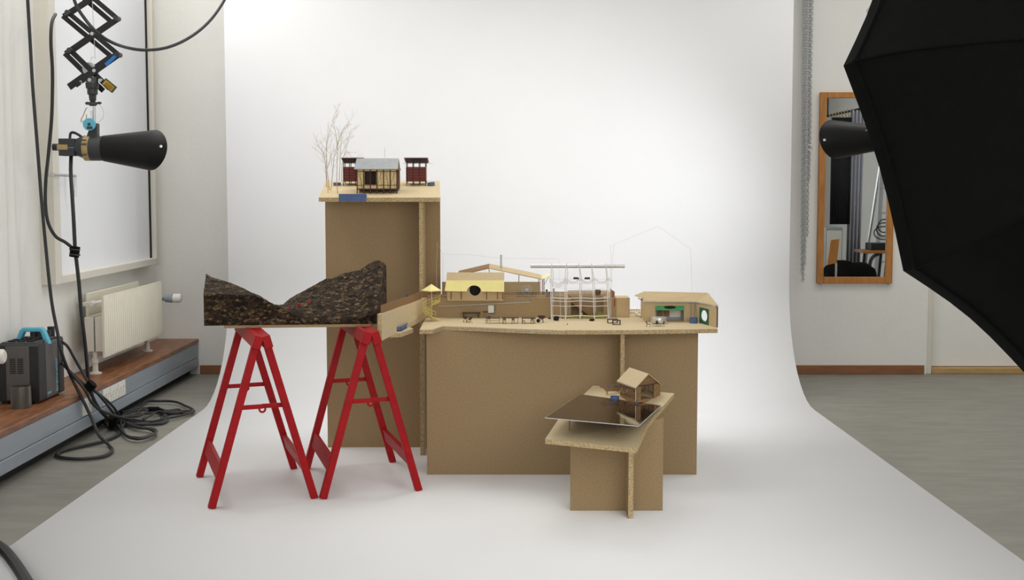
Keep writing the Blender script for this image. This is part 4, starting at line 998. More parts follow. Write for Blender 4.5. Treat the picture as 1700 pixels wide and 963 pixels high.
for (u, lb) in ((956.5, 'dark planter box hung on the greenhouse frame, left one'), (974.8, 'dark planter box hung on the greenhouse frame, right one')):
    q = G(u, 462.3, .004); t = thing('planter_box', lb, 'model planter', (q.x, q.y, q.z - .004), 'hanging planter boxes')
    MB().bb((q.x - .0125, q.y - .006, q.z - .004), (q.x + .0125, q.y + .006, q.z + .002)).build('box', 'darkmodel', t)
    m_ = MB()
    for k in range(12): m_.ball((q.x + random.uniform(-.011, .011), q.y + random.uniform(-.005, .005), q.z + .003), .003, 6)
    m_.build('soil', 'dark', t)
# planting bed below the frame
m_ = MB(); mf = MB()
for k in range(620):
    u = random.uniform(931, 1006); v = 529.5 - abs(random.gauss(0, 2.6)); q = B(u, v)
    h = random.uniform(.005, .013) * (2.6 if u > 986 and random.random() < .5 else 1); m_.add([q + V((-.005, 0, 0)), q + V((.005, .001, 0)), q + V((random.uniform(-.006, .006), random.uniform(-.003, .003), h)), q + V((0, .004, .002))], [(0, 1, 2), (0, 2, 3), (1, 3, 2), (0, 3, 1)])
for k in range(120):
    q = B(random.uniform(931, 1006), 529.0 - abs(random.gauss(0, 2.0))); m_.ball(q + up * .0015, random.uniform(.003, .007), 6, (1, 1, .8), .3)
bed = tag(m_.build('moss_bed', 'moss', smooth=False), 'strip of green moss growing at the foot of the white wire frame', 'moss', kind='stuff')
for k, (u, v, lb) in enumerate(((935, 526, 'yellow flower clump at the left end of the moss strip'), (966, 521.5, 'single yellow bloom above the moss strip beside the middle post'))):
    m_ = MB(); q = B(u, 529); zt_ = P(u, v, q.y).z; n = 9 if k == 0 else 2
    for i in range(n):
        c = V((q.x + random.uniform(-.009, .009) * (k == 0), q.y + random.uniform(-.004, .004), zt_ + random.uniform(-.006, .004))); m_.mi(0).ball(c, .0036, 6, jit=.2); m_.mi(1).cyl((c.x, c.y, ZM), c, .0006, seg=4)
    tag(m_.build('flower_clump', ['flower', 'moss']), lb, 'model plant')
# stones
def stone(u, v, r, sq, lb):
    c = B(u, v); m_ = MB().ball(c + up * r * sq[2] * .75, r, 10, sq, .22); tag(m_.build('stone', 'dark', smooth=False), lb, 'stone', 'dark stones on the terrace')
stone(923.5, 532.5, .0125, (1.1, .8, 1.0), 'largest dark stone left of the moss strip')
stone(912, 529.5, .006, (1.2, 1, .6), 'small dark stone between the wheelbarrow and the largest stone')
stone(982, 533, .011, (1.2, .8, .6), 'flat dark stone in front of the moss strip')
stone(942, 539, .003, (1, 1, .8), 'tiny dark pebble on the open deck before the moss strip')

# ------------------------------------------------ small furniture on the deck
def B0(u, v): q = B(u, v); return q
def model_table(u0, u1, vb, vt, label, group, bar=False, dep=.028):
    a, b_ = B(u0, vb), B(u1, vb); h = P(u0, vt, a.y).z - ZM; t = thing('long_table', label, 'model table', ((a.x + b_.x) / 2, a.y + dep / 2, ZM), group)
    MB().bb((a.x - .004, a.y - .003, ZM + h - .0025), (b_.x + .004, a.y + dep + .003, ZM + h)).build('tabletop', 'darkmodel', t)
    for x in (a.x, b_.x):
        for y in (a.y, a.y + dep): MB().bb((x - .0009, y - .0009, ZM), (x + .0009, y + .0009, ZM + h - .002)).build('leg', 'darkmodel', t)
    if bar: MB().bb((a.x - .008, a.y - .0006, ZM + h * .5), (b_.x, a.y + .0006, ZM + h * .5 + .0014)).build('foot_rail', 'darkmodel', t)
    return t
gT = 'dark model tables in a row on the deck'
model_table(807.5, 829, 537, 527.8, 'leftmost long thin-legged table in the row on the deck', gT, True)
model_table(834, 859.5, 537, 527.5, 'middle long dark table in the row on the deck', gT)
model_table(867.5, 888, 537, 528, 'right long dark table in the row, nearest the wheelbarrow', gT)
def model_chair(loc, rz, label):
    t = thing('small_chair', label, 'model chair', loc, 'small dark chairs at the deck tables')
    x0, y0, z0 = loc; w_, h, hb = .013, .014, .025
    MB().bb((x0 - w_ / 2, y0 - w_ / 2, z0 + h - .002), (x0 + w_ / 2, y0 + w_ / 2, z0 + h)).build('seat', 'darkmodel', t)
    MB().bb((x0 - w_ / 2, y0 + w_ / 2 - .0015, z0 + .018), (x0 + w_ / 2, y0 + w_ / 2, z0 + hb)).build('backrest', 'darkmodel', t)
    for sx in (-1, 1):
        for sy in (-1, 1):
            top_ = h if sy < 0 else hb
            MB().bb((x0 + sx * (w_ / 2 - .0007) - .0007, y0 + sy * (w_ / 2 - .0007) - .0007, z0), (x0 + sx * (w_ / 2 - .0007) + .0007, y0 + sy * (w_ / 2 - .0007) + .0007, z0 + top_)).build('leg', 'darkmodel', t)
    t.rotation_euler = (0, 0, rz); return t
cq = B(811.5, 534.3); ch0 = model_chair((cq.x, cq.y + .006, ZM), 0, 'small dark chair behind the leftmost table on the deck')
for (u, v, rz, lb) in ((837.5, 537.8, R(182), 'small dark chair before the left end of the middle table'), (852, 537.8, R(178), 'small dark chair before the right end of the middle table'), (869, 537.8, R(95), 'small dark chair at the left end of the right table'), (883.5, 537.5, R(185), 'small dark chair before the right table near the wheelbarrow')):
    q = B(u, v); dup(ch0, (q.x, q.y + .004, ZM), rz, lb)
# deck chair pair
dcq = B(773, 536); 
def deck_chair(u, v, lean, lb):
    q = B(u, v); t = thing('deck_chair', lb, 'model chair', (q.x, q.y, ZM), 'folding deck chairs'); 
    a = V((q.x - .010 * lean, q.y, ZM)); b_ = V((q.x + .010 * lean, q.y + .010, ZM + .026))
    MB().prism([a.lerp(b_, .45), b_, b_ + V((.013, .004, 0)), a.lerp(b_, .45) + V((.013, .004, 0))], (0, 0, .0014)).build('back_cloth', 'darkmodel', t)
    s0 = a.lerp(b_, .45); MB().prism([s0, s0 + V((-.002 * lean, -.012, -.003)), s0 + V((.013 - .002 * lean, -.008, -.003)), s0 + V((.013, .004, 0))], (0, 0, .0014)).build('seat_cloth', 'card', t)
    for o_ in (V((0, 0, 0)), V((.013, .004, 0))):
        MB().bar(a + o_, b_ + o_, .0012, .0012).bar(V((q.x + .010 * lean, q.y - .006, ZM)) + o_, s0 + o_, .0012, .0012).bar(s0 + o_ + V((0, -.012, -.003)), V((s0.x, s0.y - .010, ZM)) + o_, .0012, .0012).build('side_frame', 'darkmodel', t)
deck_chair(770, 535, .3, 'upright folding deck chair before the dark bench'); deck_chair(776.5, 536.2, 1, 'reclined folding deck chair, the right one before the dark bench')
# dark bench against the wall
a, b_ = P(767, 518.5, YW - .006), P(797.5, 518.5, YW - .006)
t = thing('wall_bench', 'dark brown bench table standing against the retaining wall', 'model bench', ((a.x + b_.x) / 2, YW - .014, ZM))
MB().bb((a.x, YW - .026, a.z - .003), (b_.x, YW - .001, a.z)).build('top', 'darkmodel', t)
for x in (a.x + .008, b_.x - .008):
    for y in (YW - .023, YW - .004): MB().bb((x - .002, y - .0014, ZM), (x + .002, y + .0014, a.z - .003)).build('leg', 'darkmodel', t)
for (u, lb) in ((803.8, 'left of two tiny dark-headed lollipop posts by the wall'), (807.8, 'right of two tiny dark-headed lollipop posts by the wall')):
    q = P(u, 517.5, YW - .012); t = thing('lollipop_post', lb, 'model post', (q.x, q.y, ZM), 'dark-headed posts')
    MB().cyl((q.x, q.y, ZM), q, .0008, seg=6).build('stem', 'darkmodel', t); MB().cyl(q + V((0, -.0012, 0)), q + V((0, .0012, 0)), .0045, seg=12).build('head', 'darkmodel', t)
q0, q1 = P(810.5, 507, YW), P(821.5, 519.5, YW)
t = thing('wall_plaque', 'small white plaque on the retaining wall with its shadow as dark strips', 'model plaque', ((q0.x + q1.x) / 2, YW, q1.z))
MB().bb((q0.x, YW - .002, q1.z), (q1.x - .003, YW, q0.z)).build('plaque_face', 'whiteplastic', t); MB().bb((q1.x - .003, YW - .005, q1.z - .002), (q1.x, YW, q0.z)).bb((q0.x, YW - .005, q1.z - .003), (q1.x - .003, YW, q1.z)).build('frame', 'darkmodel', t)  # plaque's shadow modelled as dark strips along its right and lower edges
# wheelbarrow
q = B(898, 535.5); wb = thing('wheelbarrow', 'dark model wheelbarrow on the deck left of the wire frame', 'wheelbarrow', (q.x, q.y, ZM))
Z = lambda h: ZM + h
lo_ = [V((q.x - .008, q.y - .008, Z(.018))), V((q.x + .010, q.y - .008, Z(.018))), V((q.x + .010, q.y + .008, Z(.018))), V((q.x - .008, q.y + .008, Z(.018)))]
hi_ = [V((q.x - .014, q.y - .012, Z(.032))), V((q.x + .020, q.y - .012, Z(.030))), V((q.x + .020, q.y + .012, Z(.030))), V((q.x - .014, q.y + .012, Z(.032)))]
m_ = MB(); m_.add(lo_ + hi_ + [p + up * .002 for p in lo_], [(0, 1, 2, 3), (0, 4, 5, 1), (1, 5, 6, 2), (2, 6, 7, 3), (3, 7, 4, 0), (8, 11, 10, 9)] + [(8, 9, 5, 4), (9, 10, 6, 5), (10, 11, 7, 6), (11, 8, 4, 7)]); m_.build('tray', 'darkmodel', wb, smooth=False)
wc_ = V((q.x - .012, q.y, Z(.0085))); MB().cyl(wc_ + V((0, -.002, 0)), wc_ + V((0, .002, 0)), .0085, seg=16).build('wheel', 'dark', wb)
for sy in (-1, 1):
    MB().bar(wc_ + V((0, sy * .004, 0)), V((q.x + .030, q.y + sy * .009, Z(.026))), .0016, .0016).build('handle', 'darkmodel', wb)
    MB().bar(V((q.x + .008, q.y + sy * .008, Z(.018))), V((q.x + .010, q.y + sy * .008, Z(0))), .003, .003).build('leg', 'darkmodel', wb)
# low bench-tables right of the frame
def low_table(u0, u1, vb, vt, lb, dep=.03):
    a, b_ = B(u0, vb), B(u1, vb); h = P(u0, vt, a.y).z - ZM; t = thing('low_table', lb, 'model table', ((a.x + b_.x) / 2, a.y, ZM), 'low dark tables beside the moss strip')
    MB().bb((a.x, a.y, ZM + h - .003), (b_.x, a.y + dep, ZM + h)).build('tabletop', 'darkmodel', t)
    for x in (a.x + .002, b_.x - .002): MB().bar((x, a.y + .002, ZM + h - .002), (x, a.y + .002, ZM + .001), .0022, .0022).bar((x, a.y + dep - .002, ZM + h - .002), (x, a.y + dep - .002, ZM + .001), .0022, .0022).build('leg', 'darkmodel', t)
    MB().bar((a.x, a.y + .002, ZM + .0015), (b_.x, a.y + .002, ZM + .0015), .003, .003).build('foot_bar', 'darkmodel', t)
low_table(1008.5, 1026, 536.8, 529.8, 'low dark table at the foot of the last white post, the back one'); low_table(1017, 1030.5, 539.5, 531.8, 'low dark table overlapping in front of the other low table')

# ================================================================== RIGHT HOUSE (L shaped)
yr = B(1071, 534).y
X0, X1 = B(1071, 534).x, P(1153, 536, yr).x
ze_ = P(1100, 501.5, yr).z; DH = .20
zrd2 = P(1100, 485.5, yr + .10).z
rh = thing('courtyard_house', 'cardboard house with a bent hip roof at the right end of the terrace', 'model house', ((X0 + X1) / 2, yr, ZM))
ox0, ox1 = P(1088.5, 510, yr).x, P(1135.5, 510, yr).x; oz = P(1100, 508, yr).z
MB().bb((X0, yr, ZM), (ox0, yr + .003, ze_)).bb((ox1, yr, ZM), (X1, yr + .003, ze_)).bb((ox0, yr, oz), (ox1, yr + .003, ze_)).build('front_wall', 'card', rh)
MB().bb((X0, yr + .003, ZM), (X0 + .003, yr + DH, ze_)).build('side_wall', 'card', rh)
MB().bb((X0, yr + DH, ZM), (X1 - .06, yr + DH + .003, ze_)).build('back_wall', 'card', rh)
MB().bb((ox0 - .01, yr + .075, ZM), (ox1 + .01, yr + .078, ze_ - .004)).build('inner_backing', 'greyplastic', rh)
for (ua, ub) in ((1091, 1100), (1101.5, 1111)):
    a, b_ = P(ua, 518, yr + .07).x, P(ub, 518, yr + .07).x
    MB().bb((a, yr + .073, ZM + .018), (b_, yr + .075, ZM + .050)).build('inner_window', 'card_dark', rh)
a, b_ = P(1112, 518, yr + .07).x, P(1130, 518, yr + .07).x
MB().bb((a, yr + .074, ZM + .014), (b_, yr + .075, ZM + .056)).build('white_panel', 'whiteplastic', rh)
# green shutter with a dark oval
gz0, gz1 = P(1100, 515.5, yr - .018).z, P(1100, 508.3, yr).z
MB().prism([(ox0, yr - .001, gz1), (ox1, yr - .001, gz1), (ox1, yr - .010, gz0), (ox0, yr - .010, gz0)], (0, -.0004, .0018)).build('green_awning', 'green', rh, smooth=False)
m_ = MB(); cc_ = V((P(1112, 511, yr).x, yr - .0050, (gz0 * .42 + gz1 * .58) + .0022)); tl = V((0, -.009, gz0 - gz1)).normalized()
m_.prism([cc_ + V((1, 0, 0)) * .027 * math.cos(2 * math.pi * k / 28) + tl * .0072 * math.sin(2 * math.pi * k / 28) for k in range(28)], (0, -.0005, .0008)); m_.build('oval_opening', 'dark', rh, smooth=False)
# wing
w0 = P(1157, 537.5, yr - .01); w0 = V((X1 + .004, yr - .005, ZM)); w1 = B(1189.5, 544)
ez = P(1190, 509, w1.y).z
wd_ = w1 - w0; wd_.z = 0
ga, gb = (1162.5 - 1156) / (1189.5 - 1156), (1177.5 - 1156) / (1189.5 - 1156)
nvec = V((wd_.y, -wd_.x, 0)).normalized()
if nvec.y > 0: nvec = -nvec
inn = -nvec * .003
m_ = MB(); hW = ze_ - ZM
m_.hexa([w0, w0 + wd_ * ga, w0 + wd_ * ga + up * hW, w0 + up * hW] + [q + inn for q in (w0, w0 + wd_ * ga, w0 + wd_ * ga + up * hW, w0 + up * hW)])
m_.hexa([w0 + wd_ * gb, w1, w1 + up * hW, w0 + wd_ * gb + up * hW] + [q + inn for q in (w0 + wd_ * gb, w1, w1 + up * hW, w0 + wd_ * gb + up * hW)])
gh = hW * .80
q_ = [w0 + wd_ * ga + up * gh, w0 + wd_ * gb + up * gh, w0 + wd_ * gb + up * hW, w0 + wd_ * ga + up * hW]; m_.hexa(q_ + [q + inn for q in q_])
m_.build('wing_wall', 'card', rh)
MB().holed(w0 + wd_ * ga + nvec * .001, wd_ * (gb - ga), up * gh, inn, (.5, .52), (.34, .36), 36).build('green_panel', 'greendark', rh)
MB().bb((X1, yr, ZM), (X1 + .004, yr + .003, ze_)).build('corner_strip', 'card_dark', rh)
MB().hexa([w1, w1 + V((.006, .001, 0)), w1 + V((.006, .001, hW)), w1 + up * hW] + [q + V((0, .05, 0)) for q in (w1, w1 + V((.006, .001, 0)), w1 + V((.006, .001, hW)), w1 + up * hW)]).build('end_post', 'darkmodel', rh)
# roof: ridge, front slope, wing slope, left gable overhang
eL, eC, eR = P(1067, 500.5, yr - .012), P(1155, 501.5, yr - .014), P(1192, 508, w1.y - .012)
rL, rR = P(1068.5, 484.8, yr + .09), P(1174.5, 487, yr + .05)
rb = V((eL.x, yr + DH + .01, eL.z)); rbr = V((rR.x + .01, yr + DH + .01, eL.z))
def tri_roof(q, nm, mt_='card'): MB().prism(q, (0, 0, .003)).build(nm, mt_, rh, smooth=False)
tri_roof([eL, eC, rR, rL], 'roof_front'); tri_roof([eC + V((.001, 0, 0)), eR, rR + V((.002, 0, .0))], 'roof_wing'); tri_roof([rL, rR, rbr, rb], 'roof_back')
gl_ = P(1053, 491, yr + .03)
MB().prism([rL, gl_, V((eL.x + .004, eL.y + .02, eL.z + .012))], (0, 0, .002)).build('gable_overhang', 'card', rh, smooth=False)
for k in range(3):
    a = V((eL.x + .006, yr + .02 + .02 * k, ze_ + .004)); MB().bar(a, a + V((-.022, 0, .010)), .002, .002).build('gable_bracket', 'redmodel', rh)
MB().tube([eL + up * -.001, eC + up * -.001, eR + up * -.001], .0024, 8).build('gutter', 'silver', rh)
for u in (1148, 1155.5):
    q = P(u, 510, yr - .012); MB().tube([(q.x, yr - .013, P(u, 501, yr).z), (q.x, yr - .013, ZM + .026)], .0017, 8).build('downpipe', 'greyplastic', rh)
c = B(1151, 536.5); tub('water_barrel', V((c.x, c.y - .002, ZM)), .0185, .026, 'blue rain barrel under the downpipes of the right house', 'tub', 'small blue model tubs')
# silver tank in front of the opening
c = B(1094, 537.5); c.y += .012
tk_ = MB().lathe((c.x, c.y, ZM), (0, 0, 1), [(0, 0), (0, .034), (.003, .0355), (.026, .0355), (.029, .034), (.030, .030), (.030, 0)], 36)
tag(tk_.build('silver_tank', 'silvertank'), 'round silver tank before the opening of the right house', 'model tank')
# bent wire chairs
def wire_chair(u, v, rz, lb):
    q = B(u, v); t = thing('wire_chair', lb, 'model chair', (q.x, q.y, ZM), 'bent wire chairs before the silver tank'); x, y = q.x, q.y
    for s_ in (-.007, .007):
        MB().tube([(x - .008, y + s_, ZM), (x - .006, y + s_, ZM + .012), (x + .008, y + s_, ZM + .011), (x + .008, y + s_, ZM)], .0008, 5).build('leg_frame', 'darkmodel', t)
    MB().bb((x - .007, y - .007, ZM + .0112), (x + .008, y + .007, ZM + .0124)).build('seat', 'darkmodel', t)
    MB().prism([(x - .007, y - .007, ZM + .012), (x - .007, y + .007, ZM + .012), (x - .011, y + .007, ZM + .024), (x - .011, y - .007, ZM + .024)], (.001, 0, 0)).build('backrest', 'darkmodel', t)
    t.rotation_euler = (0, 0, rz); return t
wc0 = wire_chair(1076.5, 542.5, R(-20), 'bent wire chair left of the silver tank')
for (u, v, rz, lb) in ((1087.5, 541.5, R(200), 'bent wire chair before the middle of the silver tank'), (1093, 542, R(40), 'bent wire chair between the two others before the silver tank'), (1099, 542, R(150), 'bent wire chair before the right side of the silver tank')):
    q = B(u, v); dup(wc0, (q.x, q.y, ZM), rz, lb)
# ramp and fence left of the right house
a, b_ = B(1046.5, 523.5), B(1070, 524.5); 
fence([V((a.x + .004, a.y + .06, ZM)), V((b_.x, a.y + .06, ZM))], .026, 'picket_fence', 'short picket fence between the cardboard block and the right house', 'brownfence', .007, w=.0022)
q0, q1 = B(1055, 525), B(1070.5, 529.5)
t = thing('white_ramp', 'white ramp with dark supports left of the right house', 'model ramp', (q0.x, q0.y, ZM))
MB().prism([q0 + up * .014, q1 + up * .010, q1 + V((0, .05, .010)), q0 + V((0, .05, .014))], (0, 0, .002)).build('deck', 'whitewire', t)
m_ = MB()
for i in range(9):
    p = q0.lerp(q1, i / 8); m_.bb((p.x - .0008, p.y, ZM), (p.x + .0008, p.y + .002, ZM + .0105))
m_.build('supports', 'darkmodel', t)
# thin wire outlines
def wire(pts, lb, r=.0006): tag(MB().tube(pts, r, 5).build('wire_outline', 'greywire'), lb, 'wire', 'thin wires above the terrace')
yq = yr + .05
wz = lambda u, v, y: P(u, v, y)
g0 = V((P(1013, 480, yq).x, yq, ZM)); 
wire([V((P(1013.5, 478, yq).x, yq, ZM)), P(1014, 478, yq), P(1014, 406.5, yq), P(1019, 406.5, yq), P(1092, 375.5, yq), P(1146.5, 413.5, yq), P(1149, 486, yq)], 'thin wire gable outline rising above the right house')
wire([P(1019, 406.5, yq), P(1016, 440, yq), V((P(1013, 470, yq).x + .004, yq, ZM))], 'thin second wire leg under the left shoulder of the wire gable')
ya_ = YW + .16
wire([V((P(734, 490, ya_).x, ya_, ZT)), P(735, 475, ya_), P(736, 422.5, ya_), P(785, 423, ya_), P(830, 429, ya_), P(880, 429, ya_), P(928.5, 429.5, ya_ - .05), P(929.5, 470, ya_ - .1), B(931, 544)], 'thin grey wire line running above the yellow-roofed house')
wire([P(736, 422.5, ya_), P(730.5, 413, ya_ - .05), P(726, 402.5, ya_ - .1), P(724.5, 450, ya_ - .1), V((P(725.5, 494, YW + .02).x, YW + .02, ZT))], 'thin grey wire loop in front of the tower plinth')

# ================================================================== STROBES AND HANGING GEAR
def reflector(c, sgn, s_=1.0):
    # cone with an oblique mouth facing the backdrop; axis along X * sgn
    m_ = MB(); seg = 40; rings = 10; vs_ = []
    for ins in (0, 1):
        for i in range(rings + 1):
            f = i / rings
            for k in range(seg):
                w_ = 2 * math.pi * k / seg; ny, nz = -math.cos(w_), math.sin(w_)      # ny<0 = towards the camera
                L = (.240 + .112 * (-ny) + .020 * nz) * s_
                x = L * f; r_ = (.0655 + .042 * min(1, x / (.27 * s_)) - (.0025 if ins else 0)) * s_
                vs_.append(c + V((sgn * x, ny * r_, nz * r_ - .012 * s_ * x / .27)))
    o = (rings + 1) * seg; fs = []
    for i in range(rings):
        for k in range(seg):
            a, b_ = i * seg + k, i * seg + (k + 1) % seg; fs.append((a, b_, b_ + seg, a + seg)); fs.append((o + a, o + a + seg, o + b_ + seg, o + b_))
    for k in range(seg): a, b_ = rings * seg + k, rings * seg + (k + 1) % seg; fs.append((a, b_, o + b_, o + a))
    fs.append(tuple(range(seg))); return m_.add(vs_, fs)
def strobe_light(name, loc, tgt, power):
    l = bpy.data.lights.new(name, 'SPOT'); l.energy = power; l.color = (.96, .98, 1); l.spot_size = R(145); l.spot_blend = 1.0; l.shadow_soft_size = .06
    o = bpy.data.objects.new(name, l); C.objects.link(o); o.location = loc; o.rotation_euler = (V(tgt) - V(loc)).to_track_quat('-Z', 'Y').to_euler()
YS = 6.5
def S(u, v, y=YS): return P(u, v, y)
LC = S(172, 246.5)
st_ = thing('flash_head', 'black studio flash head with a cone reflector hanging left of the backdrop', 'studio flash', (LC.x, LC.y, LC.z - .07), 'studio flashes lighting the backdrop')
reflector(LC, 1).build('reflector', 'reflector', st_)
q = P(267, 243, YS - .112); MB().cyl(q + V((-.004, .008, 0)), q + V((.004, -.010, 0)), .007, seg=10).build('reflector_screw', 'silver', st_)
def SX(u0, u1, v0, v1, name, mat_, parent=st_, shape='round', k0=1, k1=1):
    a, b_ = S(u0, (v0 + v1) / 2), S(u1, (v0 + v1) / 2); r_ = (S(u0, v0) - S(u0, v1)).length / 2
    if shape == 'round': m_ = MB().tube([a, b_], r_ * k0, 28, r_ * k1)
    else: m_ = MB().bb((a.x, YS - r_ * shape, a.z - r_), (b_.x, YS + r_ * shape, a.z + r_))
    return m_.build(name, mat_, parent, bev=.002 if shape != 'round' else 0)
SX(151.5, 172.5, 226, 267, 'collar', 'charcoal')
bd = SX(102, 128, 230.5, 259, 'housing', 'charcoal', shape=1.0)
SX(128, 141.5, 227, 262, 'housing_cone', 'charcoal', k0=.82, k1=1.12)
SX(141.5, 151.5, 225.8, 267, 'tape_band', 'tan')
SX(88, 102, 238.5, 250, 'rear_plug', 'rubber')
q0, q1 = S(100, 240.5), S(117.5, 249); MB().bb((q0.x, YS - .049, q1.z), (q1.x, YS - .043, q0.z)).build('vent_label', 'tan', st_)
pz_ = S(117.5, 246.3); text('logo', 'broncolor', st_, (pz_.x + .002, YS - .0462, pz_.z), (1, 0, 0), (0, 0, 1), .030, 'logo')
for vv in (233.5, 240, 258): q = S(147, vv); MB().bb((q.x - .016, YS - .066, q.z - .003), (q.x + .010, YS - .060, q.z + .003)).build('tape_mark', 'charcoal', st_)
q0, q1 = S(140, 205), S(161, 228)
a = S(146, 227); MB().prism([S(143, 228, YS - .02), S(161, 228, YS - .02), S(161, 205, YS - .02), S(152, 203, YS - .02)], (0, .04, 0)).build('yoke', 'charcoal', st_)
q = S(151.5, 207); dk = MB().cyl(q + V((0, -.034, 0)), q + V((0, -.018, 0)), .0315, seg=32).build('tilt_knob', 'teal', st_)
MB().cyl(q + V((0, -.037, 0)), q + V((0, -.033, 0)), .008, seg=14).bb((q.x - .011, YS - .0355, q.z - .024), (q.x + .017, YS - .0335, q.z - .011)).build('knob_screw', 'charcoal', dk)
MB().tube(smooth_path([S(116, 232), S(117, 222), S(122, 220), S(131, 224), S(137, 229)], 4), .007, 8).build('handle', 'rubber', st_)
strobe_light('flash_tube_light', LC + V((.16, .15, 0)), (.9, YPv, .4), STROBE_POWER * .36)
# right strobe
YS2 = 6.65; RCn = P(1462, 229, YS2)
s2 = thing('flash_head', 'black studio flash head with a cone reflector before the mirror, behind the softbox', 'studio flash', (RCn.x, RCn.y, RCn.z - .07), 'studio flashes lighting the backdrop')
reflector(RCn, -1, .98).build('reflector', 'reflector', s2)
q = P(1369, 232.5, YS2 - .108); MB().cyl(q + V((.004, .008, 0)), q + V((-.004, -.010, 0)), .007, seg=10).build('reflector_screw', 'silver', s2)
MB().tube([RCn, RCn + V((.09, 0, 0))], .068, 28).build('collar', 'charcoal', s2)
MB().bb((RCn.x + .09, YS2 - .05, RCn.z - .05), (RCn.x + .26, YS2 + .05, RCn.z + .05)).build('housing', 'charcoal', s2, bev=.004)
pz_ = P(1400, 225.5, YS2 - .115); 
m_ = MB(); q = P(1436, 217, YS2 - .1); m_.prism([q, q + V((.03, 0, 0)), q + V((.018, 0, .010))], (0, .004, 0)); m_.build('reflector_mark', 'greyplastic', s2)
MB().tube([RCn + V((.12, 0, .05)), (RCn.x + .12, YS2, ZC)], .016, 12).build('hanging_tube', 'black', s2)
strobe_light('flash_tube_light', RCn + V((-.16, .15, 0)), (-.5, YPv - .1, .2), STROBE_POWER * 1.35)
# pantograph
pg = thing('scissor_arm', 'black scissor pantograph hanging from the ceiling above the left flash', 'pantograph', (S(158, 20).x, YS, ZC - .02))
Lx, Rx = [(114, 21.6), (117.4, 84)], [(194.7, 30.7), (197, 91)]
def gL(i): return (114 + 3.4 * i, 21.6 + 62.4 * i)
def gR(i): return (194.7 + 2.3 * i, 30.7 + 60.3 * i)
bo = V((-.048, .05, -.008))
for lay, off in (('front', V((0, 0, 0))), ('back', bo)):
    for i in range(-5, 1):
        a, b_ = S(*gL(i)) + off, S(*gR(i + 1)) + off; c_, d_ = S(*gL(i + 1)) + off, S(*gR(i)) + off
        if max(a.z, d_.z) > ZC - .02: continue
        MB().bar(a, b_, .024, .010, up=(0, 1, 0)).build('scissor_bar', 'black', pg, bev=.001)
        MB().bar(c_ + V((0, .014, 0)), d_ + V((0, .014, 0)), .026, .010, up=(0, 1, 0)).build('scissor_bar', 'black', pg, bev=.001)
    MB().bar(S(*gL(1)) + off, S(182, 147) + off, .026, .010, up=(0, 1, 0)).build('scissor_bar', 'black', pg, bev=.001)
    MB().bar(S(*gR(1)) + off + V((0, .014, 0)) * (-1), S(126, 141) + off - V((0, .014, 0)), .034, .010, up=(0, 1, 0)).build('scissor_bar', 'black', pg, bev=.001)
for i in range(-4, 2):
    for g in (gL, gR):
        q = S(*g(i))
        if q.z > ZC - .06: continue
        MB().cyl(q + V((0, -.026, 0)), q + V((0, .024, 0)), .013, seg=14).cyl(q + V((0, .0, 0)), q + bo + V((0, .02, 0)), .008, seg=10).build('pivot', 'charcoal', pg)
for (u, v) in ((155.6, 57), (159, 118), (151.5, 133.5), (169, 134)):
    q = S(u, v); MB().cyl(q + V((0, -.030, 0)), q + V((0, .03, 0)), .009, seg=12).build('pivot', 'silver', pg)
m_ = MB(); q = S(155, 57); m_.cyl(S(153, -2), S(158, 98), .0014, seg=6); m_.tube([S(150, 103), S(151.5, 95), S(158, 95.5)], .0018, 6); m_.build('pull_cable', 'silver', pg)
q = S(146, 114); MB().cyl(q + V((0, .016, 0)), q + V((0, .046, 0)), .034, seg=28).build('spring_drum', 'silver', pg)
q0, q1 = S(177.5, 108.5), S(196, 92); MB().bar(q0 + V((0, -.021, 0)), q1 + V((0, -.021, 0)), .017, .003, up=(0, 1, 0)).build('blue_label', 'bluelabel', pg)
q0, q1 = S(173, 135), S(190.5, 149.5)
MB().bar(q0 + V((0, -.006, 0)), q1 + V((0, -.006, 0)), .038, .02, up=(0, 1, 0)).build('end_plate', 'charcoal', pg)
yl = MB().bar(q0 + V((0.006, -.018, -.005)), q1 + V((-.004, -.018, .003)), .027, .003, up=(0, 1, 0)).build('warning_label', 'yellowlabel', pg)
m_ = MB(); dv = (q1 - q0).normalized(); pv = V((-dv.z, 0, dv.x))
for k in range(4): m_.bar(q0 + dv * .012 + pv * (.009 - .006 * k) + V((0, -.020, -.003)), q1 - dv * .008 + pv * (.009 - .006 * k) + V((0, -.020, 0)), .0024, .0012, up=(0, 1, 0))
m_.build('warning_lines', 'dark', yl)
q = S(137, 141); text('number_mark', '2', pg, q + V((0, -.022, 0)), (1, 0, .55), (-.55, 0, 1), .012, 'whiteplastic')
ax_ = S(153.5, 150)
def Sz(v): return S(153.5, v).z
MB().lathe((ax_.x, YS, Sz(176)), (0, 0, 1), [(0, .014), (.006, .022), (.018, .022), (.022, .012), (.030, .017), (.055, .019), (.060, .026), (.085, .026), (.090, .032), (.115, .034), (.12, .03), (.145, .024)], 24).build('clamp_head', 'charcoal', pg)
MB().ball(S(145, 171.5), .010, 10, (1.2, .6, .8)).build('wing_screw', 'charcoal', pg); MB().ball(S(164.5, 171), .010, 10, (1.4, .6, .7)).build('wing_screw', 'charcoal', pg)
MB().cyl((ax_.x + .006, YS, Sz(206)), (ax_.x + .006, YS, Sz(174)), .0075, seg=14).cyl((ax_.x - .008, YS, Sz(212)), (ax_.x - .008, YS, Sz(184)), .005, seg=10).build('spigot', 'silver', pg)
MB().tube(smooth_path([S(165, 173), S(170, 180), S(172, 190), S(169, 199), S(161, 204)], 4), .0012, 5).tube(smooth_path([S(134, 201), S(133, 203), S(140, 205), S(149, 203)], 4), .0012, 5).build('safety_cable', 'silver', pg)
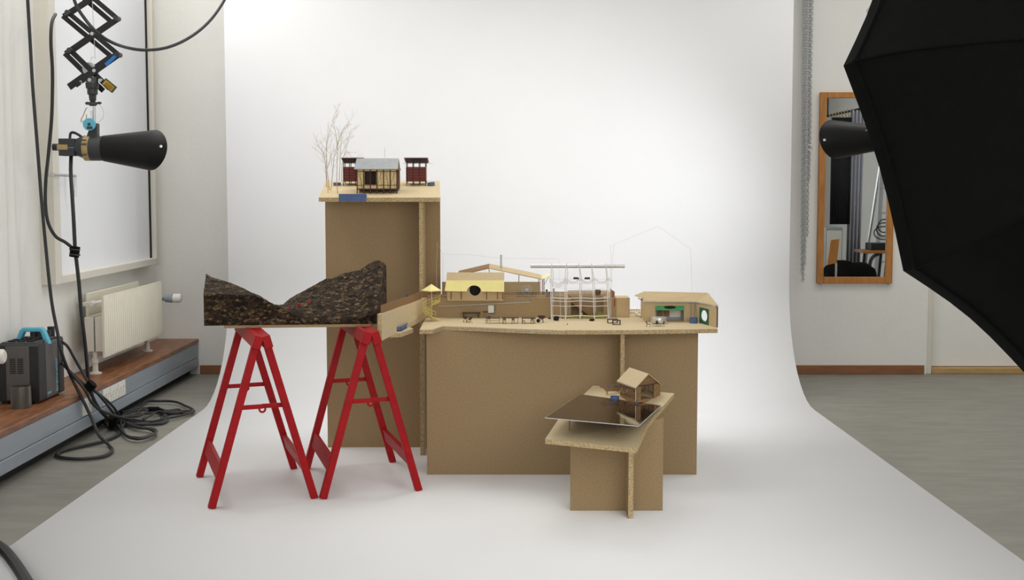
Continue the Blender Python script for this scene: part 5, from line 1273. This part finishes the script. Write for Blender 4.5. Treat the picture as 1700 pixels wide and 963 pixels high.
MB().tube(smooth_path([S(145, 179), S(142.5, 181), S(138, 192), S(134.5, 200), S(139, 202), S(143, 198), S(143.5, 190)], 4), .0024, 6).build('carabiner', 'tan', pg)
# anchor bar to the ceiling
tp_ = S(155, -230); MB().bb((S(120, 0).x, YS - .04, ZC - .03), (S(195, 0).x, YS + .09, ZC)).build('ceiling_rail', 'charcoal', pg)
m_ = MB()
for i in (-4, -5):
    pass
qa = S(*gL(-4)); qb = S(*gR(-4))
MB().tube([qa, (qa.x, YS, ZC - .03)], .008, 8).tube([qb, (qb.x, YS, ZC - .03)], .008, 8).build('suspension_rod', 'charcoal', pg)

# ------------------------------------------------ cables
def cable(pts, r, lb, name='power_cable', mat_='rubber', n=8, group=None):
    return tag(MB().tube(smooth_path(pts, n), r, 8).build(name, mat_), lb, 'cable', group)
YC = 6.2
pkY0, pkY1 = 6.0, 6.34; PXr = -2.262; PXl = -2.455
pack_top = P(56, 571, 6.0).z
cable([P(44, -60, YC), P(46, 0, YC), P(50, 70, YC), P(54, 140, YC), P(61, 230, YC), P(68, 320, YC), P(76, 410, YC), P(85, 495, YC), P(94, 545, YC), P(104, 590, YC), P(118, 625, 6.3), P(133, 655, 6.3), P(150, 690, 6.28), P(164, 722, 6.2), F(180, 738, .012), F(186, 748, .012), F(170, 758, .012), F(135, 762, .012), F(104, 760, .012), F(94, 755, .012), F(105, 748, .012), F(135, 741, .012), F(170, 733, .012), F(192, 724, .012), F(202, 716, .012)], .0085, 'black cable falling from the ceiling past the flash box and looping on the floor')
cable([S(92, 24, YS), S(86, 38, 6.35), S(84.5, 70, 6.3), S(87, 120, 6.3), S(86, 190, 6.3), S(81, 250, 6.3), S(76, 300, 6.3), S(75.5, 340, 6.3), S(80, 370, 6.3), S(92, 392, 6.32), S(108, 402, 6.34), S(118, 410, 6.35), S(121.5, 416, 6.35)], .0085, 'black cable from the pantograph joint to the cable junction by the window')
cable([S(118, 259, YS), S(117.5, 285, 6.45), S(119.5, 320, 6.4), S(122, 360, 6.36), S(124, 400, 6.35), S(125, 416, 6.35), S(131, 470, 6.35), S(135, 520, 6.35), S(140, 560, 6.35), S(144, 600, 6.38), S(148, 640, 6.42), S(158, 668, 6.45), S(172, 688, 6.5), F(190, 702, .012), F(200, 700, .012)], .0095, 'thick black cable hanging from the left flash head to the floor')
jq = S(124, 418, 6.35); t = thing('cable_strap', 'black strap junction joining two cables before the window', 'strap', (jq.x, jq.y, jq.z - .03))
MB().cyl(jq + V((-.004, 0, -.026)), jq + V((.004, 0, .026)), .024, seg=16).build('strap', 'blackmatte', t); MB().torus(jq + V((0, 0, .012)), (0.1, 0, 1), .024, .004, 18, 6).torus(jq + V((0, 0, -.014)), (.1, 0, 1), .024, .004, 18, 6).build('strap_rib', 'rubber', t)
cable([S(116, -30, 6.36), S(125, 5, 6.36), S(140, 30, 6.36), S(160, 53, 6.36), S(185, 70, 6.42), S(215, 80, 6.6), S(245, 83, 6.7), S(280, 78, 6.8), S(315, 62, 6.9), S(345, 38, 7.0), S(368, 8, 7.1), S(385, -25, 7.2)], .0085, 'black cable sagging in a wide arc from the scissor arm past the window')
# bundle running from the flash box over the bench edge to the floor
q0 = P(100, 566, 6.28)
for k, (pts, lb) in enumerate((
    ([P(101, 566, 6.25), P(112, 575, 6.25), P(122, 592, 6.27), P(135, 615, 6.3), P(150, 640, 6.3), P(168, 660, 6.35), P(188, 685, 6.5), F(200, 700, .02), F(225, 704, .02), F(258, 700, .012)], 'black cable from the top plug of the flash box to the floor coil'),
    ([P(102, 596, 6.32), P(112, 612, 6.3), P(128, 628, 6.3), P(145, 642, 6.3), P(165, 655, 6.4), P(185, 672, 6.55), F(198, 690, .02), F(206, 704, .02), F(190, 712, .012), F(176, 706, .012), F(168, 690, .03)], 'black cable from the side of the flash box, upper of the bundle over the bench'),
    ([P(102, 602, 6.3), P(120, 622, 6.28), P(140, 646, 6.26), P(152, 668, 6.3), P(168, 682, 6.4), P(190, 690, 6.5), F(215, 696, .02), F(250, 700, .02), F(276, 694, .02)], 'black cable lowest of the bundle hanging over the bench edge'))):
    cable(pts, .0072, lb, group=None)
rnd = random.Random(3); pts = []
ctr = [(225, 700), (222, 702), (232, 697)]
loops = [[(202, 684), (222, 680), (250, 678), (272, 686), (278, 697), (262, 704), (230, 702), (208, 697), (203, 690)], [(205, 688), (228, 682), (256, 681), (274, 690), (270, 700), (240, 705), (212, 702), (200, 694)], [(228, 686), (240, 668), (262, 666), (290, 667), (308, 674), (320, 680), (316, 685), (296, 686), (275, 690), (270, 695), (300, 690), (318, 682)], [(201, 692), (206, 720), (230, 727), (252, 722), (260, 716), (252, 712), (228, 710), (204, 700)], [(200, 700), (208, 722), (228, 729), (250, 724), (258, 718), (246, 712), (220, 705), (202, 694)], [(232, 690), (246, 681), (262, 678), (276, 682), (296, 680), (300, 684), (282, 686), (262, 684), (250, 690), (238, 697)]]
zl_ = .010; allp = []
for k, lp_ in enumerate(loops):
    for (u, v) in lp_: allp.append(F(u, v, zl_ + .002 * k + rnd.uniform(0, .006)))
tag(MB().tube(smooth_path(allp, 6), .0072, 8).build('coiled_cable', 'rubber'), 'pile of coiled black cable on the grey floor beside the paper', 'cable')
q = F(255, 681, .02); tag(MB().cyl(q + V((-.03, 0, .004)), q + V((.03, .0, .004)), .016, seg=12).build('cable_tie', 'blackmatte'), 'black hook-and-loop tie around the floor coil', 'cable tie')
q = P(187, 700, 6.35); q = F(187, 706, .03); tag(MB().lathe(q - up * .02, (.1, 0, 1), [(0, .012), (.01, .022), (.05, .024), (.06, .014)], 12).build('cable_tie', 'blackmatte'), 'black tie bunching the cables below the wall sockets', 'cable tie')
q = P(150, 641, 6.29); tag(MB().cyl(q + V((-.014, 0, -.014)), q + V((.014, 0, .014)), .026, seg=12).build('cable_tie', 'blackmatte'), 'black tie around the cable bundle at the bench edge', 'cable tie')
# foreground tube at the lower left corner
cable([F(-60, 900, .022), F(-20, 900, .022), F(4, 912, .022), F(22, 932, .022), F(42, 962, .022), F(70, 1010, .022)], .020, 'thick black tube on the paper in the lower left corner', 'black_hose', 'black')

# ------------------------------------------------ power pack
pk = thing('power_pack', 'grey flash generator box with turquoise handle standing on the bench', 'flash generator', ((PXr + PXl) / 2, 6.17, .247))
z0_, z1_ = .256, pack_top
MB().bb((PXl, pkY0 + .01, z0_), (PXr - .004, pkY1 - .01, z1_ - .008)).build('housing', 'packgrey', pk, bev=.006)
for (yA, yB) in ((pkY0, pkY0 + .10), (pkY1 - .075, pkY1)):
    MB().prism([(PXl, yA, z0_ + .004), (PXl, yA, z1_ - .01), (PXl, yA + .015, z1_), (PXl, yB - .015, z1_), (PXl, yB, z1_ - .012), (PXl, yB, z0_ + .004)], (PXr - PXl, 0, 0)).build('corner_guard', 'rubber', pk, bev=.004)
MB().bb((PXl + .035, pkY0 - .002, z0_ + .01), (PXr - .045, pkY0 + .02, z1_ - .012)).build('front_plate', 'packgrey', pk, bev=.003)
m_ = MB()
for cx_ in (PXl + .055, PXl + .092):
    for i in range(9):
        z = z1_ - .075 - .0085 * i; m_.bb((cx_, pkY0 - .0035, z), (cx_ + .028, pkY0 - .0015, z + .004))
m_.build('vent', 'dark', pk)
MB().bb((PXl + .01, pkY0 + .02, z1_ - .009), (PXr - .02, pkY1 - .05, z1_ + .004)).build('control_panel', 'charcoal', pk, bev=.002)
m_ = MB()
for i in range(3):
    for j in range(4): m_.bb((PXl + .03 + .045 * i, pkY0 + .05 + .05 * j, z1_ + .004), (PXl + .06 + .045 * i, pkY0 + .075 + .05 * j, z1_ + .009))
m_.build('button', 'dark', pk)
xh0, xh1, yh0 = PXl + .03, PXr - .01, 6.16
ha = [(xh0, z1_ - .003), (xh0 + .02, z1_ + .05), (xh0 + .035, z1_ + .062), (xh1 - .03, z1_ + .062), (xh1 - .015, z1_ + .05), (xh1 + .012, z1_ - .02), (xh1 - .012, z1_ - .02), (xh1 - .032, z1_ + .042), (xh0 + .042, z1_ + .042), (xh0 + .02, z1_ - .003)]
MB().prism([(x, yh0 - .02, z) for x, z in ha], (0, .04, 0)).build('handle', 'teal', pk, bev=.004)
for k in range(3): MB().cyl((PXl + .07 + .035 * k, 6.27, z1_), (PXl + .07 + .035 * k, 6.27, z1_ + .035), .017, seg=14).build('lamp_plug', 'charcoal', pk)
MB().cyl((PXr - .05, 6.31, z1_ - .02), (PXr - .05, 6.31, z1_ + .05), .018, seg=14).build('lamp_plug', 'rubber', pk)
for x in (PXl + .02, PXr - .03):
    for y in (pkY0 + .03, pkY1 - .04): MB().cyl((x, y, .247), (x, y, z0_ + .004), .013, seg=12).build('rubber_foot', 'rubber', pk)
pt = PX(92.5, 650, PXr + .001); text('logo', 'broncolor', pk, (PXr - .0035, pkY1 - .085, pt.z), (0, 0, 1), (0, -1, 0), .165, 'logo')
pt2 = PX(71, 655, PXr + .001); text('model_mark', 'scoro', pk, (PXr - .0035, pkY0 + .115, pt2.z - .012), (0, 1, 0), (0, 0, 1), .05, 'logo')
# smoked plastic cup
cq = F(35.5, 677, .247)
t = MB().lathe((cq.x, cq.y, .247), (0, 0, 1), [(0, 0), (0, .047), (.100, .045), (.104, .044), (.104, .041), (.012, .043), (.012, 0)], 32)
tag(t.build('plastic_cap', 'smoke'), 'smoked grey plastic cap standing on the bench before the flash box', 'cap')

# ------------------------------------------------ big softbox right
sbC = V((1.213, 3.0, 1.415)); Rr = .593
nrm = V((-.556, .798, -.2325)).normalized(); sx = V((nrm.y, -nrm.x, 0)).normalized(); sy = sx.cross(nrm)
if sy.z < 0: sy = -sy
sb = thing('octagonal_softbox', 'huge black octagonal softbox seen from behind at the right', 'softbox', (1.55, 2.5, 0))
apex = sbC - nrm * .58
rim = [sbC + (sx * math.cos(R(45 * k) - .214) + sy * math.sin(R(45 * k) - .214)) * Rr for k in range(8)]
m_ = MB(); vs_ = []; rg = []
SEGS = 6
for i in range(8):
    for k in range(SEGS):
        t = k / SEGS; a = rim[i].lerp(rim[(i + 1) % 8], t); pull = math.sin(math.pi * t) * .02; a = a + (sbC - a).normalized() * pull; rg.append(a)
n = len(rg); prof = [(1.0, 0.03, 1), (1.0, 0, 1), (.93, -.10, 1), (.78, -.23, 1), (.55, -.38, 1), (.3, -.50, 1), (.12, -.56, 1)]
for (k, h, _) in prof:
    for a in rg: vs_.append(sbC + (a - sbC) * k + nrm * h)
fs = []
for j in range(len(prof) - 1):
    for i in range(n): fs.append((j * n + i, j * n + (i + 1) % n, (j + 1) * n + (i + 1) % n, (j + 1) * n + i))
fs.append(tuple((len(prof) - 1) * n + i for i in range(n)))
m_.add(vs_, fs); sh = m_.build('black_shell', 'blackmatte', sb)
m_ = MB()
for i in range(8):
    a = rim[i]; m_.tube(smooth_path([sbC + (a - sbC) * k * 1.004 + nrm * h for (k, h, _) in prof[1:]], 4), .003, 6)
m_.tube([a + nrm * .0 for a in rg], .005, 6, closed=True); m_.build('seam', 'blackmatte', sb)
m_ = MB(); m_.prism([sbC + (a - sbC) * .985 + nrm * .004 for a in rg], nrm * .004); m_.build('diffuser', 'diffuser', sb, smooth=False)
MB().cyl(apex - nrm * .28, apex + nrm * .02, .075, seg=24).build('flash_body', 'charcoal', sb)
sx_, sy_ = apex.x + .05, apex.y - .06
MB().cyl((sx_, sy_, .25), (sx_, sy_, apex.z - .05), .016, seg=12).build('stand_pole', 'black', sb)
MB().bar((sx_, sy_, apex.z - .06), apex - nrm * .05, .03, .03).build('stand_head', 'black', sb)
for k in range(3):
    w_ = R(20 + 120 * k); MB().tube([(sx_, sy_, .45), (sx_ + .42 * math.cos(w_), sy_ + .42 * math.sin(w_), .014)], .012, 8).build('stand_leg', 'black', sb)
q = P(1443, 18, 3.25); MB().tube([q, P(1452, 6, 3.2)], .008, 8).build('rod_clip', 'silver', sb)

# ------------------------------------------------ hanging chains at the right edge of the paper
yc = YB - .06
chn = thing('chain_bundle', 'bunch of thin steel chains hanging beside the right edge of the backdrop', 'chain', (P(1340, 300, yc).x, yc, 1.0))
def chain(top, bot, ln=.026):
    m_ = MB(); a, b_ = V(top), V(bot); d_ = (b_ - a); n = int(d_.length / (ln * .72)); t_ = d_.normalized()
    for i in range(n):
        c = a + d_ * ((i + .5) / n); s1 = V((1, 0, 0)) if i % 2 else V((0, 1, 0)); ex_ = (s1 - t_ * s1.dot(t_)).normalized()
        pts = [c + t_ * (ln / 2 * math.cos(w_)) + ex_ * (ln * .32 * math.sin(w_)) for w_ in [2 * math.pi * k / 8 for k in range(8)]]
        m_.tube(pts, .0030, 4, closed=True)
    return m_
for (u0, u1, vb, dy) in ((1334.5, 1331.5, 455, 0), (1338, 1333, 467, .02), (1341.5, 1336, 440, -.015), (1345.5, 1340, 392, .01), (1349.5, 1343, 300, 0), (1348, 1344.5, 242, -.02)):
    tp_ = P(u0, -60, yc + dy); chain(tp_, P(u1, vb, yc + dy)).build('chain_strand', 'chrome', chn)
MB().torus(P(1344.5, 245, yc - .02), (0, 1, 0), .018, .003, 14, 6).build('hook_ring', 'chrome', chn)
q = P(1342, -64, yc); MB().bb((q.x - .08, yc - .03, q.z), (q.x + .08, YB, q.z + .02)).build('wall_hook', 'charcoal', chn)

# ------------------------------------------------ mirror on the back wall
ym = YB - .028
mr = thing('wall_mirror', 'tall oak-framed mirror on the back wall beside the softbox', 'mirror', (P(1425, 470, ym).x, YB, P(1425, 470, ym).z))
cL0, cR0 = P(1359, 312, ym).x, P(1485, 312, ym).x; zT_, zB_ = P(1420, 153, ym).z, P(1420, 470.5, ym).z; fw = .046
for lo, hi, nm in (((cL0, zB_), (cL0 + fw, zT_), 'frame_side'), ((cR0 - fw, zB_), (cR0, zT_), 'frame_side'), ((cL0 + fw, zT_ - fw * .85), (cR0 - fw, zT_), 'frame_rail'), ((cL0 + fw, zB_), (cR0 - fw, zB_ + fw * .95), 'frame_rail')):
    MB().bb((lo[0], ym, lo[1]), (hi[0], YB - .001, hi[1])).build(nm, 'oak', mr, bev=.003)
YMG = YB - .012
MB().bb((cL0 + fw - .006, YMG, zB_ + .03), (cR0 - fw + .006, YB - .002, zT_ - .03)).build('mirror_glass', 'mirror', mr)
MB().bb((P(1362, 471, ym).x, ym, zB_ - .012), (P(1365, 471, ym).x, YB, zB_)).build('fixing_clip', 'silver', mr)
MB().bb((P(1475, 471, ym).x, ym, zB_ - .012), (P(1478, 471, ym).x, YB, zB_)).build('fixing_clip', 'silver', mr)
MB().bb((P(1428, 152, ym).x - .005, ym + .01, zT_), (P(1428, 152, ym).x + .008, YB, zT_ + .014)).build('fixing_clip', 'silver', mr)
# things seen in the mirror: they stand at the right side of the room
def PM(u, v, D): q = P(u, v, D); return V((q.x, 2 * YMG - q.y, q.z))
D0 = 13.0; yR = 2 * YMG - D0
cr = thing('lilac_curtain', 'lilac-grey fluted curtain hung on a rail, seen in the wall mirror', 'curtain', (PM(1420, 460, D0).x, yR, 0))
xa_, xb_ = PM(1408, 300, D0).x, PM(1432, 300, D0).x; zt_ = PM(1420, 183, D0).z
m_ = MB(); N_ = 64; vs_ = []
for i in range(N_ + 1):
    f = i / N_; x = xa_ + (xb_ - xa_) * f; y = yR + .03 * math.cos(f * 8 * math.pi); vs_ += [V((x, y, zt_)), V((x - .02, y, .05))]
m_.add(vs_, [(2 * i, 2 * i + 1, 2 * i + 3, 2 * i + 2) for i in range(N_)]); o = m_.build('cloth', 'lilac', cr); so = o.modifiers.new('t', 'SOLIDIFY'); so.thickness = .004
MB().tube([PM(1372, 193, D0), PM(1400, 187, D0), PM(1450, 176, D0)], .012, 8).build('rail', 'black', cr)
MB().cyl((PM(1374, 190, D0).x, yR, PM(1374, 193, D0).z), (PM(1374, 190, D0).x, yR, ZC), .008, seg=8).cyl((PM(1448, 177, D0).x, yR, PM(1448, 177, D0).z), (PM(1448, 177, D0).x, yR, ZC), .008, seg=8).build('rail_hanger', 'black', cr)
dr = thing('black_curtain', 'black pleated cloth hung left of the lilac curtain, seen in the mirror', 'curtain', (PM(1392, 300, D0).x, yR, .9))
xa_, xb_ = PM(1374, 300, D0).x, PM(1407, 300, D0).x; zt_ = PM(1390, 196, D0).z; zb_ = PM(1390, 372, D0).z
m_ = MB(); vs_ = []
for i in range(N_ + 1):
    f = i / N_; x = xa_ + (xb_ - xa_) * f; y = yR + .10 + .018 * math.cos(f * 26 * math.pi); vs_ += [V((x, y, zt_)), V((x, y, zb_))]
m_.add(vs_, [(2 * i, 2 * i + 1, 2 * i + 3, 2 * i + 2) for i in range(N_)]); o = m_.build('cloth', 'blackcurtain', dr); so = o.modifiers.new('t', 'SOLIDIFY'); so.thickness = .004
m_ = MB()
for k in range(7): u = 1376 + 5 * k; q = PM(u, 191 - .25 * (u - 1372), D0); m_.tube([q, V((q.x, yR + .10, zt_))], .006, 6)
m_.build('hook', 'tan', dr)
for (ua, ub, v0, v1, lb) in ((1387, 1379, 260, 352, 'silver pole with a hook hanging before the black cloth in the mirror, left one'), (1394, 1391, 300, 352, 'silver pole with a hook hanging before the black cloth in the mirror, right one')):
    a, b_ = PM(ua, v0 - 60, D0), PM(ub, v1, D0); t = thing('hooked_pole', lb, 'pole', b_, 'hooked poles seen in the mirror')
    MB().tube([a + V((0, .04, 0)), b_ + V((0, .04, 0))], .010, 8).build('pole', 'silver', t)
    MB().tube(smooth_path([b_ + V((0, .04, 0)), b_ + V((.02, .04, -.06)), b_ + V((.06, .04, -.08)), b_ + V((.07, .04, -.03))], 4), .012, 8).build('hook', 'charcoal', t)
# locker, chair, table, step ladder, bag
a, b_ = PM(1371, 378, D0 - .4), PM(1399, 380, D0 - .4); yl_ = 2 * YMG - D0 + .4
t = thing('grey_locker', 'low grey cupboard under the black cloth, seen in the mirror', 'cupboard', ((a.x + b_.x) / 2, yl_, 0))
MB().bb((a.x, yl_ - .3, 0), (b_.x, yl_, a.z)).build('body', 'greyplastic', t, bev=.005); MB().bb((a.x + .01, yl_, .05), (b_.x - .01, yl_ + .012, a.z - .03)).build('door', 'trimwhite', t, bev=.003)
cx_, cyv = PM(1381, 410, D0 - .9).x, 2 * YMG - D0 + .9
t = thing('wooden_chair', 'chair with an orange plywood back and steel frame, seen in the mirror', 'chair', (cx_, cyv, 0))
zc0, zc1 = PM(1381, 440, D0 - .9).z, PM(1381, 397, D0 - .9).z
MB().prism([(cx_ - .04, cyv, zc0), (cx_ + .05, cyv, zc0 + .02), (cx_ + .07, cyv, zc1), (cx_ - .01, cyv, zc1 - .01)], (0, -.012, .0)).build('backrest', 'oak', t)
MB().bb((cx_ - .2, cyv + .0, .43), (cx_ + .06, cyv + .36, .448)).build('seat', 'oak', t)
for (x, y) in ((cx_ - .18, cyv + .02), (cx_ + .04, cyv + .02), (cx_ - .18, cyv + .34), (cx_ + .04, cyv + .34)): MB().cyl((x, y, 0), (x, y, .43 if y > cyv + .1 else zc0 + .02), .011, seg=10).build('leg', 'silver', t)
yt = 2 * YMG - D0 + .5; a, b_ = PM(1434, 413, D0 - .5), PM(1492, 421, D0 - .5); tz_ = PM(1450, 416, D0 - .5).z
t = thing('work_table', 'wooden table top on bent steel legs, seen in the mirror', 'table', ((a.x + b_.x) / 2, yt, 0))
MB().bb((a.x, yt - .35, tz_ - .03), (b_.x, yt, tz_)).build('tabletop', 'oak', t, bev=.004)
for x in (a.x + .10, b_.x - .08): MB().tube(smooth_path([(x + .06, yt - .03, tz_ - .03), (x - .02, yt - .03, tz_ - .1), (x - .04, yt - .03, tz_ * .5), (x - .05, yt - .03, 0)], 5), .018, 8).tube([(x - .05, yt - .32, 0), (x, yt - .32, tz_ - .03)], .015, 8).build('leg', 'charcoal', t)
t = thing('black_device', 'black box device with looped cable on the table in the mirror', 'device', ((a.x + b_.x) / 2 + .05, yt - .15, tz_))
MB().bb((a.x + .09, yt - .28, tz_), (b_.x - .05, yt - .06, tz_ + .07)).build('case', 'black', t, bev=.008)
m_ = MB(); c = V((a.x + .24, yt - .14, tz_ + .15))
m_.tube(smooth_path([c + V((.11 * math.cos(w_) * (1 - .02 * k), .01 * math.sin(k), .075 * math.sin(w_) + .004 * k)) for k, w_ in enumerate([R(40 * i) for i in range(28)])], 3), .006, 6); m_.build('cord', 'rubber', t)
yl2 = 2 * YMG - D0 - .5; a, b_ = PM(1463, 290, D0 + .5), PM(1462, 445, D0 + .5)
t = thing('step_ladder', 'aluminium step ladder behind the table, seen in the mirror', 'ladder', (a.x + .2, yl2, 0))
zt_ = PM(1463, 262, D0 + .5).z
for x0_, x1_ in ((PM(1452, 470, D0 + .5).x, PM(1466, 262, D0 + .5).x), (PM(1452, 470, D0 + .5).x + .50, PM(1466, 262, D0 + .5).x + .33)): MB().bar((x0_, yl2, 0), (x1_, yl2 - .02, zt_), .02, .05).bar((x0_, yl2 - .6, 0), (x1_, yl2 - .06, zt_), .02, .03).build('rail', 'silver', t)
for k in range(6):
    f = (k + 1) / 6.2; xa_ = PM(1452, 470, D0 + .5).x + (PM(1466, 262, D0 + .5).x - PM(1452, 470, D0 + .5).x) * f; MB().bb((xa_, yl2 - .10, zt_ * f - .02), (xa_ + .50 - .17 * f, yl2 + .01, zt_ * f)).build('step', 'silver', t)
c = PM(1416, 458, D0 - .6); t = MB()
q = V((c.x - .12, c.y + .12, 0)); t.ball(q + V((-.0, 0, .30)), .3, 16, (.85, .6, 1.0), .10); t.ball(q + V((.14, .05, .44)), .16, 12, (1, .8, .9), .1); t.ball(q + V((-.1, .05, .36)), .16, 12, (1, .8, .9), .1)
tag(t.build('black_bag', 'blackmatte'), 'rounded black bag on the floor, seen low in the mirror', 'bag')
